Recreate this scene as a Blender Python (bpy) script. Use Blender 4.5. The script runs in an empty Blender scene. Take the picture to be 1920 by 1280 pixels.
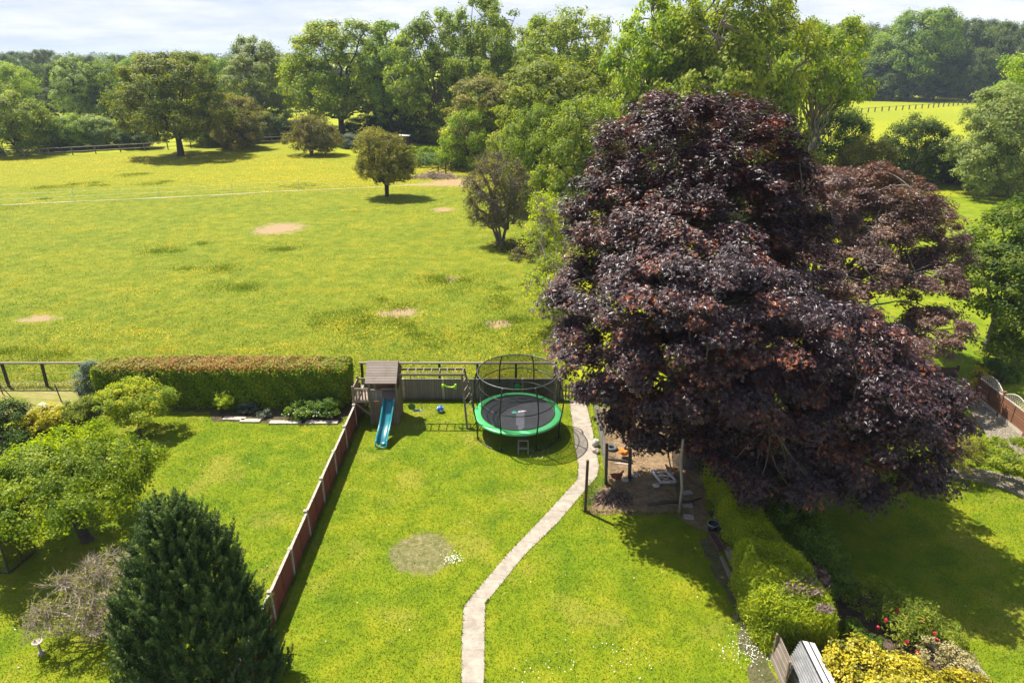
import bpy, math, random
import numpy as np
from mathutils import Vector
R = math.radians
S = bpy.context.scene
COL = S.collection
rng = np.random.default_rng(7)
random.seed(7)

# ------------------------------------------------------------------ camera
PITCH, FOC, CAMH = R(22.7), 1280.0, 15.0
cam = bpy.data.cameras.new('camera'); co = bpy.data.objects.new('camera', cam); COL.objects.link(co)
co.location = (0, 0, CAMH); co.rotation_euler = (R(90) - PITCH, 0, 0)
cam.sensor_width = 36; cam.lens = 24.0; cam.clip_end = 6000; cam.clip_start = .3
S.camera = co
S.render.resolution_x, S.render.resolution_y = 1024, 682

# ------------------------------------------------------------------ light
SUN_EL, SUN_AZ = R(60.5), math.atan2(-.77, .64)          # azimuth measured from +Y towards +X
sd = Vector((math.sin(SUN_AZ) * math.cos(SUN_EL), math.cos(SUN_AZ) * math.cos(SUN_EL), math.sin(SUN_EL)))
sl = bpy.data.lights.new('sun', 'SUN'); sl.energy = 4.8; sl.angle = R(.5); sl.color = (1, .955, .87)
so = bpy.data.objects.new('sun', sl); COL.objects.link(so)
so.rotation_euler = (-sd).to_track_quat('-Z', 'Y').to_euler()
w = bpy.data.worlds.new('World'); S.world = w; w.use_nodes = True
nt = w.node_tree; nt.nodes.clear()
def wn(t, **k):
    n = nt.nodes.new(t)
    for a, b in k.items(): setattr(n, a, b)
    return n
sky = wn('ShaderNodeTexSky', sky_type='NISHITA', sun_disc=False, sun_elevation=SUN_EL, sun_rotation=SUN_AZ, altitude=50)
bg = wn('ShaderNodeBackground'); bg.inputs[1].default_value = .09
nt.links.new(sky.outputs[0], bg.inputs[0])
tc = wn('ShaderNodeTexCoord'); sx = wn('ShaderNodeSeparateXYZ'); nt.links.new(tc.outputs['Generated'], sx.inputs[0])
ad = wn('ShaderNodeMath', operation='ADD'); ad.inputs[1].default_value = .12; nt.links.new(sx.outputs[2], ad.inputs[0])
mx = wn('ShaderNodeMath', operation='MAXIMUM'); mx.inputs[1].default_value = .02; nt.links.new(ad.outputs[0], mx.inputs[0])
dx = wn('ShaderNodeMath', operation='DIVIDE'); dy = wn('ShaderNodeMath', operation='DIVIDE')
nt.links.new(sx.outputs[0], dx.inputs[0]); nt.links.new(sx.outputs[1], dy.inputs[0])
nt.links.new(mx.outputs[0], dx.inputs[1]); nt.links.new(mx.outputs[0], dy.inputs[1])
cx = wn('ShaderNodeCombineXYZ'); nt.links.new(dx.outputs[0], cx.inputs[0]); nt.links.new(dy.outputs[0], cx.inputs[1])
no = wn('ShaderNodeTexNoise'); no.inputs['Scale'].default_value = .9; no.inputs['Detail'].default_value = 7; no.inputs['Roughness'].default_value = .62
nt.links.new(cx.outputs[0], no.inputs[0])
cr = wn('ShaderNodeValToRGB'); nt.links.new(no.outputs[0], cr.inputs[0])
cr.color_ramp.elements[0].position = .36; cr.color_ramp.elements[0].color = (.55, .63, .82, 1)
cr.color_ramp.elements[1].position = .62; cr.color_ramp.elements[1].color = (.88, .89, .95, 1)
e = cr.color_ramp.elements.new(.48); e.color = (.69, .73, .86, 1)
cb = wn('ShaderNodeBackground'); cb.inputs[1].default_value = .60; nt.links.new(cr.outputs[0], cb.inputs[0])
lo = wn('ShaderNodeMapRange', interpolation_type='SMOOTHSTEP'); nt.links.new(sx.outputs[2], lo.inputs[0])
lo.inputs[1].default_value = .10; lo.inputs[2].default_value = .5; lo.inputs[3].default_value = .95; lo.inputs[4].default_value = .15
ms = wn('ShaderNodeMixShader'); nt.links.new(lo.outputs[0], ms.inputs[0]); nt.links.new(bg.outputs[0], ms.inputs[1]); nt.links.new(cb.outputs[0], ms.inputs[2])
ow = wn('ShaderNodeOutputWorld'); nt.links.new(ms.outputs[0], ow.inputs[0])
S.view_settings.view_transform = 'Standard'; S.view_settings.look = 'None'
S.view_settings.exposure = 1.08; S.view_settings.gamma = 1.0

# ------------------------------------------------------------------ helpers
def P(px, py, z=0.0):                                   # the spot on the level z seen at a pixel of the 1920x1280 photograph
    a = (px - 960) / FOC; b = (640 - py) / FOC
    y = math.cos(PITCH) + b * math.sin(PITCH); zz = -math.sin(PITCH) + b * math.cos(PITCH)
    t = (z - CAMH) / zz
    return (a * t, y * t, z)
def A(px, py, Y):                                       # the spot at distance Y seen at a pixel
    a = (px - 960) / FOC; b = (640 - py) / FOC
    y = math.cos(PITCH) + b * math.sin(PITCH); zz = -math.sin(PITCH) + b * math.cos(PITCH)
    t = Y / y
    return (a * t, Y, CAMH + zz * t)
def tag(o, label=None, cat=None, group=None, kind=None):
    if label: o['label'] = label
    if cat: o['category'] = cat
    if group: o['group'] = group
    if kind: o['kind'] = kind
    return o
def link(name, me, mat=None, parent=None, loc=None):
    if mat is not None: me.materials.append(mat)
    o = bpy.data.objects.new(name, me); COL.objects.link(o)
    if parent is not None: o.parent = parent
    if loc is not None: o.location = loc
    return o
def empty(name, loc, label, cat, group=None, rz=0):
    o = bpy.data.objects.new(name, None); COL.objects.link(o)
    o.location = loc; o.rotation_euler = (0, 0, rz); o.empty_display_size = .3
    return tag(o, label, cat, group)
def npmesh(name, V, F, smooth=False, tint=None):        # V (n,3), F (m,k)
    me = bpy.data.meshes.new(name)
    V = np.asarray(V, dtype=np.float32); F = np.asarray(F, dtype=np.int32); k = F.shape[1]; m = F.shape[0]
    me.vertices.add(len(V)); me.vertices.foreach_set('co', V.ravel())
    me.loops.add(m * k); me.loops.foreach_set('vertex_index', F.ravel())
    me.polygons.add(m); me.polygons.foreach_set('loop_start', np.arange(0, m * k, k, dtype=np.int32))
    me.polygons.foreach_set('loop_total', np.full(m, k, dtype=np.int32))
    me.polygons.foreach_set('use_smooth', np.full(m, bool(smooth)))
    if tint is not None:
        at = me.attributes.new('tint', 'FLOAT', 'POINT'); at.data.foreach_set('value', np.asarray(tint, dtype=np.float32))
    me.update(calc_edges=True)
    return me
class MB:                                               # collects boxes, tubes, sheets into one mesh
    def __init__(s): s.v = []; s.f = []; s.sm = []
    def add(s, V, F, sm=False):
        b = len(s.v); s.v += [tuple(map(float, p)) for p in V]; s.f += [tuple(int(i) + b for i in f) for f in F]; s.sm += [sm] * len(F); return s
    def box(s, a, b):
        x0, y0, z0 = a; x1, y1, z1 = b
        return s.add([(x0, y0, z0), (x1, y0, z0), (x1, y1, z0), (x0, y1, z0), (x0, y0, z1), (x1, y0, z1), (x1, y1, z1), (x0, y1, z1)],
                     [(0, 3, 2, 1), (4, 5, 6, 7), (0, 1, 5, 4), (1, 2, 6, 5), (2, 3, 7, 6), (3, 0, 4, 7)])
    def beam(s, p, q, w, h, up=(0, 0, 1)):              # rectangular bar from p to q
        p = Vector(p); q = Vector(q); d = (q - p).normalized(); u = Vector(up)
        if abs(d.dot(u)) > .97: u = Vector((0, 1, 0))
        sd_ = d.cross(u).normalized(); u2 = sd_.cross(d).normalized()
        a = sd_ * w / 2; b = u2 * h / 2
        return s.add([p - a - b, p + a - b, p + a + b, p - a + b, q - a - b, q + a - b, q + a + b, q - a + b],
                     [(0, 1, 2, 3), (7, 6, 5, 4), (0, 4, 5, 1), (1, 5, 6, 2), (2, 6, 7, 3), (3, 7, 4, 0)])
    def tube(s, pts, rad, n=8, closed=False, cap=True):
        pts = [Vector(p) for p in pts]; m = len(pts)
        if not hasattr(rad, '__len__'): rad = [rad] * m
        V = []; prev = None
        for i, p in enumerate(pts):
            if closed: d = pts[(i + 1) % m] - pts[i - 1]
            else: d = pts[min(i + 1, m - 1)] - pts[max(i - 1, 0)]
            d.normalize()
            if prev is None:
                u = Vector((0, 0, 1)) if abs(d.z) < .9 else Vector((1, 0, 0)); a = d.cross(u).normalized()
            else: a = (prev - d * prev.dot(d)).normalized()
            prev = a; b = d.cross(a)
            for k in range(n):
                t = 2 * math.pi * k / n; V.append(p + (a * math.cos(t) + b * math.sin(t)) * rad[i])
        F = []
        for i in range(m if closed else m - 1):
            j = (i + 1) % m
            for k in range(n):
                F.append((i * n + k, i * n + (k + 1) % n, j * n + (k + 1) % n, j * n + k))
        s.add(V, F, True)
        if cap and not closed:
            b = len(s.v) - len(V)
            s.f += [tuple(b + k for k in range(n))[::-1], tuple(b + (m - 1) * n + k for k in range(n))]; s.sm += [False, False]
        return s
    def lathe(s, c, prof, n=24):
        V = []; F = []; m = len(prof)
        for r, z in prof:
            for k in range(n):
                t = 2 * math.pi * k / n; V.append((c[0] + r * math.cos(t), c[1] + r * math.sin(t), c[2] + z))
        for i in range(m - 1):
            for k in range(n): F.append((i * n + k, i * n + (k + 1) % n, (i + 1) * n + (k + 1) % n, (i + 1) * n + k))
        return s.add(V, F, True)
    def build(s, name, mat, parent=None, loc=None):
        me = bpy.data.meshes.new(name); me.from_pydata(s.v, [], s.f)
        me.polygons.foreach_set('use_smooth', s.sm); me.update()
        return link(name, me, mat, parent, loc)
def tubes_mesh(name, paths, radii, n=5):                # many tubes at once: paths (M,S,3), radii (M,S)
    M, Sg, _ = paths.shape
    d = np.gradient(paths, axis=1); d /= np.linalg.norm(d, axis=2, keepdims=True) + 1e-9
    u = np.where(np.abs(d[:, :1, 2:3]) < .8, np.array([0, 0, 1.0]), np.array([1.0, 0, 0]))
    u = np.broadcast_to(u, d.shape)
    a = np.cross(d, u); a /= np.linalg.norm(a, axis=2, keepdims=True) + 1e-9
    b = np.cross(d, a)
    t = np.arange(n) * 2 * np.pi / n
    V = paths[:, :, None, :] + radii[:, :, None, None] * (a[:, :, None, :] * np.cos(t)[None, None, :, None] + b[:, :, None, :] * np.sin(t)[None, None, :, None])
    idx = np.arange(M * Sg * n).reshape(M, Sg, n); r = np.roll(idx, -1, axis=2)
    F = np.stack([idx[:, :-1], r[:, :-1], r[:, 1:], idx[:, 1:]], axis=-1).reshape(-1, 4)
    return V.reshape(-1, 3), F

# ------------------------------------------------------------------ node materials
class NT:
    def __init__(s, name):
        s.m = bpy.data.materials.new(name); s.m.use_nodes = True; s.t = s.m.node_tree; s.t.nodes.clear()
        s.out = s.n('ShaderNodeOutputMaterial')
    def n(s, t, **k):
        x = s.t.nodes.new(t)
        for a, b in k.items(): setattr(x, a, b)
        return x
    def set(s, sock, v):
        if isinstance(v, bpy.types.NodeSocket): s.t.links.new(v, sock)
        elif v is not None:
            if hasattr(v, '__len__') and len(v) == 3 and sock.type == 'RGBA': v = (*v, 1)
            sock.default_value = v
    def math(s, op, a, b=None, clamp=False):
        x = s.n('ShaderNodeMath', operation=op, use_clamp=clamp); s.set(x.inputs[0], a); s.set(x.inputs[1], b); return x.outputs[0]
    def vmath(s, op, a, b=None):
        x = s.n('ShaderNodeVectorMath', operation=op); s.set(x.inputs[0], a); s.set(x.inputs[1], b)
        return x.outputs['Value'] if op in ('LENGTH', 'DOT_PRODUCT', 'DISTANCE') else x.outputs[0]
    def pos(s, obj=False):
        return s.n('ShaderNodeTexCoord').outputs['Object'] if obj else s.n('ShaderNodeNewGeometry').outputs['Position']
    def noise(s, v, scale, det=3, rough=.55, dist=0):
        x = s.n('ShaderNodeTexNoise'); s.set(x.inputs['Vector'], v); x.inputs['Scale'].default_value = scale
        x.inputs['Detail'].default_value = det; x.inputs['Roughness'].default_value = rough; x.inputs['Distortion'].default_value = dist
        return x.outputs[0]
    def mapr(s, v, a, b, c=0, d=1, smooth=True):
        x = s.n('ShaderNodeMapRange', interpolation_type='SMOOTHSTEP' if smooth else 'LINEAR')
        for i, q in enumerate((v, a, b, c, d)): s.set(x.inputs[i], q)
        return x.outputs[0]
    def mix(s, f, a, b, bt='MIX'):
        x = s.n('ShaderNodeMix', data_type='RGBA', blend_type=bt); s.set(x.inputs[0], f); s.set(x.inputs[6], a); s.set(x.inputs[7], b); return x.outputs[2]
    def ramp(s, f, stops):
        x = s.n('ShaderNodeValToRGB'); s.set(x.inputs[0], f); r = x.color_ramp
        r.elements[0].position = stops[0][0]; r.elements[0].color = (*stops[0][1], 1)
        r.elements[1].position = stops[-1][0]; r.elements[1].color = (*stops[-1][1], 1)
        for p, c in stops[1:-1]: q = r.elements.new(p); q.color = (*c, 1)
        return x.outputs[0]
    def bsdf(s, col, rough=.6, spec=.4, metal=0, bump=None, bs=.3, bd=.02):
        x = s.n('ShaderNodeBsdfPrincipled'); s.set(x.inputs['Base Color'], col); s.set(x.inputs['Roughness'], rough)
        s.set(x.inputs['Specular IOR Level'], spec); s.set(x.inputs['Metallic'], metal)
        if bump is not None:
            b = s.n('ShaderNodeBump'); b.inputs['Strength'].default_value = bs; b.inputs['Distance'].default_value = bd
            s.set(b.inputs['Height'], bump); s.t.links.new(b.outputs[0], x.inputs['Normal'])
        return x.outputs[0]
    def done(s, sh): s.t.links.new(sh, s.out.inputs[0]); return s.m

def leaf_mat(name, stops, trans=(.25, .35, .02), tf=.42, rough=.58, spec=.28, ns=.35, nv=.35):
    m = NT(name); at = m.n('ShaderNodeAttribute', attribute_name='tint').outputs['Fac']
    oi = m.n('ShaderNodeObjectInfo').outputs['Random']
    c = m.ramp(at, stops)
    h = m.n('ShaderNodeHueSaturation'); m.set(h.inputs['Color'], c)
    m.set(h.inputs['Hue'], m.mapr(oi, 0, 1, .496, .514, False)); m.set(h.inputs['Value'], m.mapr(oi, 0, 1, .85, 1.15, False))
    c = h.outputs[0]
    big = m.noise(m.pos(), ns, 2)
    c = m.mix(m.mapr(big, .35, .65, 0, nv), c, m.mix(1, c, (.75, .8, .8), 'MULTIPLY'))
    p = m.bsdf(c, rough, spec)
    t = m.n('ShaderNodeBsdfTranslucent'); m.set(t.inputs[0], m.mix(1, c, trans, 'MULTIPLY'))
    x = m.n('ShaderNodeMixShader'); x.inputs[0].default_value = tf
    m.t.links.new(p, x.inputs[1]); m.t.links.new(t.outputs[0], x.inputs[2])
    return m.done(x.outputs[0])
def bark_mat(name, a, b, sc=6):
    m = NT(name); p = m.pos(True); n = m.noise(p, sc, 5, .7)
    return m.done(m.bsdf(m.mix(n, a, b), .9, .2, bump=m.noise(p, sc * 4, 4), bs=.6, bd=.03))
def plain(name, col, rough=.5, spec=.4, metal=0, var=.25, sc=8, bump=0, dirt=None):
    m = NT(name); p = m.pos(True); n = m.noise(p, sc, 5, .65)
    d = tuple(c * (1 - var) for c in col); c = m.mix(m.mapr(n, .3, .7), d, tuple(min(1, c * (1 + var * .5)) for c in col))
    if dirt: c = m.mix(m.mapr(m.noise(p, sc * .3, 6, .7), .5, .7, 0, .7), c, dirt)
    return m.done(m.bsdf(c, rough, spec, metal, bump=m.noise(p, sc * 5, 3) if bump else None, bs=bump or .1, bd=.01))
def wood(name, a, b, axis=0, board=.12, gap=True, baxis=2, rough=.85):
    m = NT(name); p = m.pos(True)
    s = [14, 14, 14]; s[axis] = .9
    v = m.vmath('MULTIPLY', p, tuple(s)); n = m.noise(v, 2.2, 5, .7)
    sp = m.n('ShaderNodeSeparateXYZ'); m.set(sp.inputs[0], p); q = sp.outputs[baxis]
    bi = m.math('FLOOR', m.math('DIVIDE', q, board)); fr = m.math('FRACT', m.math('DIVIDE', q, board))
    wn_ = m.n('ShaderNodeTexWhiteNoise', noise_dimensions='1D'); m.set(wn_.inputs['W'], bi)
    c = m.mix(n, a, b)
    c = m.mix(m.mapr(wn_.outputs[0], 0, 1, 0, .45), c, m.mix(1, c, (.62, .6, .6), 'MULTIPLY'))
    c = m.mix(m.mapr(m.noise(p, 1.7, 5, .7), .5, .72, 0, .5), c, m.mix(1, c, (.6, .66, .5), 'MULTIPLY'))
    c = m.mix(m.mapr(m.n('ShaderNodeObjectInfo').outputs['Random'], 0, 1, 0, .4, False), c, m.mix(1, c, (.7, .68, .66), 'MULTIPLY'))
    h = n
    if gap:
        g = m.math('MULTIPLY', m.mapr(fr, 0, .1), m.mapr(fr, .9, 1, 1, 0)); c = m.mix(g, m.mix(1, c, (.25, .25, .25), 'MULTIPLY'), c)
        h = m.math('ADD', m.math('MULTIPLY', g, 2.0), n)
    return m.done(m.bsdf(c, rough, .25, bump=h, bs=.7, bd=.01))

# dirt patches worn into the paddock and the lawn: x, y, rx, ry
DIRT = []
for a, b, rx, ry in ((525, 428, 1.9, 2.0), (502, 433, 1.2, .9), (832, 393, 1.0, .9), (846, 523, .45, .6), (752, 585, 1.0, .7), (728, 588, .6, .4), (935, 607, .75, .55), (75, 597, 1.0, .5), (860, 342, 3.2, 2.6), (815, 346, 3.2, .9)):
    q = P(a, b); DIRT.append((q[0], q[1], rx * 1.2, ry * 1.25))
TRK = [P(-60, 390), P(0, 385), P(140, 378), P(300, 371), P(437, 364), P(520, 359), P(640, 354), P(740, 349), P(800, 345)]
RING = P(790, 1038)
def dirt_np(x, y):
    d = np.zeros_like(x)
    for a, b, rx, ry in DIRT: d = np.maximum(d, np.exp(-(((x - a) / rx) ** 2 + ((y - b) / ry) ** 2)))
    return d

def grass_colour(m, kind):
    p = m.pos()
    n1 = m.noise(p, .16, 4, .6); n2 = m.noise(p, .9, 5, .65, .4); n3 = m.noise(p, 7, 4, .7)
    if kind == 'lawn':
        base = m.ramp(n2, [(.30, (.120, .180, .004)), (.50, (.195, .238, .005)), (.70, (.290, .285, .012))])
        base = m.mix(m.mapr(n1, .42, .62, 0, .6), base, m.mix(1, base, (.70, .90, .8), 'MULTIPLY'))
        base = m.mix(m.mapr(m.noise(p, .37, 5, .6), .52, .68, 0, .65), base, (.30, .275, .035)); base = m.mix(m.mapr(m.noise(p, 1.9, 5, .7), .60, .70, 0, .6), base, (.085, .150, .008))
        base = m.mix(m.mapr(n3, .3, .7, 0, .5), base, m.mix(1, base, (.6, .7, .55), 'MULTIPLY'))
    elif kind == 'meadow':
        base = m.ramp(n2, [(.28, (.120, .160, .006)), (.50, (.190, .215, .008)), (.70, (.275, .262, .022))])
        base = m.mix(m.mapr(n1, .42, .60, 0, .5), base, m.mix(1, base, (.72, .86, .8), 'MULTIPLY'))
        st = m.vmath('MULTIPLY', p, (.7, 1.0, 1)); n4 = m.noise(st, .8, 6, .7)
        base = m.mix(m.mapr(n4, .56, .68, 0, .5), base, (.110, .155, .008))
        base = m.mix(m.mapr(m.noise(p, 2.6, 4, .7), .62, .74, 0, .5), base, (.085, .125, .010)); base = m.mix(m.mapr(m.noise(st, .5, 5, .7), .54, .66, 0, .5), base, (.30, .240, .008))
        # the far strip by the trees is the brightest and richest in buttercups
        sp = m.n('ShaderNodeSeparateXYZ'); m.set(sp.inputs[0], p)
        far = m.mapr(sp.outputs[1], 78, 92)
        base = m.mix(m.math('MULTIPLY', far, m.mapr(n4, .35, .6, .25, .8)), base, (.27, .262, .005))
        base = m.mix(m.mapr(n3, .3, .7, 0, .45), base, m.mix(1, base, (.62, .68, .55), 'MULTIPLY'))
        # worn earth
        wob = m.vmath('ADD', p, m.vmath('SCALE', (0, 0, 0)))
        nd = m.noise(p, 1.6, 5, .75); acc = None
        for a, b, rx, ry in DIRT:
            v = m.vmath('MULTIPLY', m.vmath('SUBTRACT', p, (a, b, 0)), (1 / rx, 1 / ry, 0))
            L = m.math('ADD', m.vmath('LENGTH', v), m.math('MULTIPLY', m.math('SUBTRACT', nd, .5), 3.2))
            k = m.mapr(L, .55, 1.2, 1, 0); acc = k if acc is None else m.math('MAXIMUM', acc, k)
        base = m.mix(m.math('MULTIPLY', acc, .9), base, m.mix(m.noise(p, 6, 5, .8), (.22, .14, .075), (.46, .31, .19)))
    else:
        base = m.ramp(n2, [(.3, (.20, .24, .006)), (.5, (.27, .285, .006)), (.7, (.34, .31, .006))])
        base = m.mix(m.mapr(m.noise(p, .012, 3), .45, .6, 0, .35), base, (.15, .20, .008))
    return base, n3
def ground_mat(kind):
    m = NT('turf_' + kind); c, n3 = grass_colour(m, kind)
    p = m.pos()
    if kind == 'lawn':
        v = m.vmath('MULTIPLY', m.vmath('SUBTRACT', p, (RING[0], RING[1], 0)), (1 / 1.05, 1 / 1.05, 0))
        L = m.math('ADD', m.vmath('LENGTH', v), m.math('MULTIPLY', m.math('SUBTRACT', m.noise(p, 2.2, 5, .7), .5), .9))
        k = m.mapr(L, .8, 1.12, 1, 0)
        c = m.mix(m.math('MULTIPLY', k, .85), c, m.ramp(m.noise(p, 5, 5, .75), [(.35, (.095, .10, .03)), (.52, (.19, .16, .075)), (.68, (.31, .25, .15))]))
        q = P(850, 773)
    return m.done(m.bsdf(c, .9, .15, bump=m.math('ADD', m.noise(p, 30, 3, .7), m.math('MULTIPLY', n3, 1.5)), bs=.8, bd=.05))
def blade_mat(kind):
    m = NT('blades_' + kind); c, _ = grass_colour(m, kind)
    at = m.n('ShaderNodeAttribute', attribute_name='tint').outputs['Fac']
    c = m.mix(m.mapr(at, 0, 1, 0, .6, False), c, m.mix(1, c, (.78, .84, .6), 'MULTIPLY')); c = m.mix(m.mapr(at, .8, 1, 0, .5, False), c, (.36, .33, .09))
    p = m.bsdf(c, .55, .3)
    t = m.n('ShaderNodeBsdfTranslucent'); m.set(t.inputs[0], m.mix(1, c, (1.25, 1.25, .8), 'MULTIPLY'))
    x = m.n('ShaderNodeMixShader'); x.inputs[0].default_value = .5
    m.t.links.new(p, x.inputs[1]); m.t.links.new(t.outputs[0], x.inputs[2])
    return m.done(x.outputs[0])
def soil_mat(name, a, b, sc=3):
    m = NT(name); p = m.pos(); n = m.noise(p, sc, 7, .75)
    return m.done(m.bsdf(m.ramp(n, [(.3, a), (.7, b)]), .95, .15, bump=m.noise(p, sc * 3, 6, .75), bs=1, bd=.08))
M = {}
M['lawn'] = ground_mat('lawn'); M['meadow'] = ground_mat('meadow'); M['field'] = ground_mat('field')
M['lawn_b'] = blade_mat('lawn'); M['meadow_b'] = blade_mat('meadow')
M['soil'] = soil_mat('run_soil', (.12, .075, .04), (.36, .25, .14)); M['bed'] = soil_mat('bed_soil', (.05, .035, .024), (.17, .12, .085))
M['track'] = soil_mat('dust', (.30, .25, .11), (.50, .42, .28), 1.5)
M['gravel'] = soil_mat('gravel', (.2, .16, .12), (.42, .36, .3), 8)

# ------------------------------------------------------------------ the setting: ground sheets
def sheet(name, pts, z, mat, kind='structure'):
    b = MB(); b.add([(x, y, z) for x, y in pts], [tuple(range(len(pts)))])
    return tag(b.build(name, mat), kind=kind)
FX = -6.84                                               # the maroon fence
sheet('ground', [(-3500, -200), (3500, -200), (3500, 4200), (-3500, 4200)], -.012, M['field'])
sheet('paddock', [(-95, 29.9), (2.5, 29.9), (7, 60), (6, 90), (-5, 108), (-24, 112), (-42, 131.5), (-81, 110), (-115, 95)], 0, M['meadow'])
sheet('lawn', [(-60, 2), (60, 2), (60, 29.2), (75, 60), (78, 79), (44, 80), (36, 60), (22, 40), (12, 30.5), (-60, 29.3)], .006, M['lawn'])
def smooth_edge(pts, n=6):
    out = []; m = len(pts)
    for i in range(m - 1):
        p0 = np.array(pts[max(i - 1, 0)]); p1 = np.array(pts[i]); p2 = np.array(pts[i + 1]); p3 = np.array(pts[min(i + 2, m - 1)])
        for k in range(n):
            t = k / n
            out.append(tuple(.5 * ((2 * p1) + (-p0 + p2) * t + (2 * p0 - 5 * p1 + 4 * p2 - p3) * t * t + (-p0 + 3 * p1 - 3 * p2 + p3) * t ** 3)))
    out.append(tuple(pts[-1])); return out
def px(*a): return [P(*q)[:2] for q in a]
def ragged(pts, s=.12, step=.35):
    out = []; m = len(pts)
    for i in range(m):
        a = np.array(pts[i]); b = np.array(pts[(i + 1) % m]); n = max(1, int(np.linalg.norm(b - a) / step))
        for k in range(n): out.append(tuple(a + (b - a) * k / n + rng.normal(0, s, 2)))
    return out
sheet('run_soil', ragged(px((1096, 962), (1185, 966), (1270, 966), (1330, 1000), (1320, 900), (1290, 800), (1270, 762), (1118, 765), (1128, 830), (1140, 905)), .05), .014, M['soil'])
sheet('bed_soil', ragged(px((1590, 1085), (1640, 1110), (1760, 1190), (1810, 1240), (1850, 1300), (1500, 1300), (1470, 1200), (1400, 1090), (1330, 960), (1420, 940)), .06), .012, M['bed'])
sheet('border_soil', ragged(px((395, 790), (640, 795), (668, 752), (160, 752), (150, 780), (330, 772), (390, 772)), .05), .010, M['bed'])
sheet('scrub_ground', ragged(px((-60, 790), (60, 775), (150, 750), (160, 712), (-60, 716)), .25, 1.0), .010, soil_mat('scrub', (.17, .19, .02), (.31, .25, .10), 1.2))
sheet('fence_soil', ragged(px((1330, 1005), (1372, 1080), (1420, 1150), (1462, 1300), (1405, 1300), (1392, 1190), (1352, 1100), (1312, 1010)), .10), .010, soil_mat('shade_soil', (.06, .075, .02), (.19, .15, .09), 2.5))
sheet('gravel_border', ragged(px((1765, 893), (1850, 905), (1940, 942), (1980, 925), (1900, 890), (1830, 876), (1770, 872)), .08), .014, M['gravel'])
sheet('gravel_walk', ragged(px((1820, 775), (1860, 830), (1935, 890), (2050, 980), (2050, 870), (1925, 812), (1838, 752)), .05), .014, M['gravel'])
tr = smooth_edge([p[:2] for p in TRK], 6)
wd = [.08 + .22 * rng.random() * (1 if x_ < -24 else .6) for x_, y_ in tr]
sheet('worn_track', [(x, y - w_) for (x, y), w_ in zip(tr, wd)] + [(x, y + w_) for (x, y), w_ in zip(tr, wd)][::-1], .012, M['track'])

# slab path
def slab_mat():
    m = NT('slab'); p = m.pos(); oi = m.n('ShaderNodeObjectInfo')
    at = m.n('ShaderNodeAttribute', attribute_name='tint').outputs['Fac']
    n = m.noise(p, 3, 6, .7); c = m.mix(m.mapr(n, .3, .7), (.255, .215, .165), (.39, .335, .265))
    c = m.mix(m.mapr(at, 0, 1, 0, .3, False), c, m.mix(1, c, (.72, .70, .70), 'MULTIPLY'))
    c = m.mix(m.mapr(m.noise(p, 9, 5, .8), .55, .72, 0, .5), c, (.16, .14, .10))
    return m.done(m.bsdf(c, .85, .25, bump=m.noise(p, 40, 3), bs=.3, bd=.01))
def slab_path(name, edges, label):
    V = []; F = []; T = []
    for i in range(len(edges) - 1):
        (l0, r0), (l1, r1) = edges[i], edges[i + 1]
        l0, r0, l1, r1 = [np.array(q) for q in (l0, r0, l1, r1)]
        L = np.linalg.norm(((l1 + r1) - (l0 + r0)) / 2); n = max(1, round(L / .62))
        for k in range(n):
            a, b = k / n, (k + 1) / n; g = .008 / L * n if L else 0
            a += .0022 / L; b -= .0022 / L
            q = [l0 + (l1 - l0) * a, r0 + (r1 - r0) * a, r0 + (r1 - r0) * b, l0 + (l1 - l0) * b]
            q = [z_ + rng.normal(0, .003, 2) for z_ in q]; h = .018 + rng.normal(0, .001); b0 = len(V)
            V += [(*z_, .0) for z_ in q] + [(*z_, h) for z_ in q]; T += [rng.random()] * 8
            F += [(b0 + 4, b0 + 5, b0 + 6, b0 + 7), (b0, b0 + 1, b0 + 5, b0 + 4), (b0 + 1, b0 + 2, b0 + 6, b0 + 5), (b0 + 2, b0 + 3, b0 + 7, b0 + 6), (b0 + 3, b0, b0 + 4, b0 + 7)]
    o = link(name, npmesh(name, V, F, tint=T), slab_mat()); return tag(o, kind='structure')
edges = [[(P(864, 1330)[0] - .02, 5.0), (P(909, 1330)[0] - .02, 5.0)], px((864, 1330), (909, 1330)), px((865, 1280), (908, 1280)), px((866, 1190), (908.5, 1190)), px((869, 1138), (910, 1133)), px((884, 1118), (916, 1124)), px((955, 1035), (982, 1042)),
         px((1015, 973), (1048, 977)), px((1082, 900), (1120, 892)), px((1084, 872), (1124, 875)), px((1078, 840), (1117, 840)), px((1074, 800), (1110, 800)), px((1068, 760), (1100, 760)), px((1067, 750), (1098, 750))]
slab_path('path', edges, 'pale concrete slab path')
slab_path('stone_edging', [px((1788, 1292), (1872, 1300)), px((1778, 1255), (1848, 1262)), px((1757, 1226), (1815, 1226)), px((1740, 1207), (1782, 1200))], 'grey')

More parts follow.
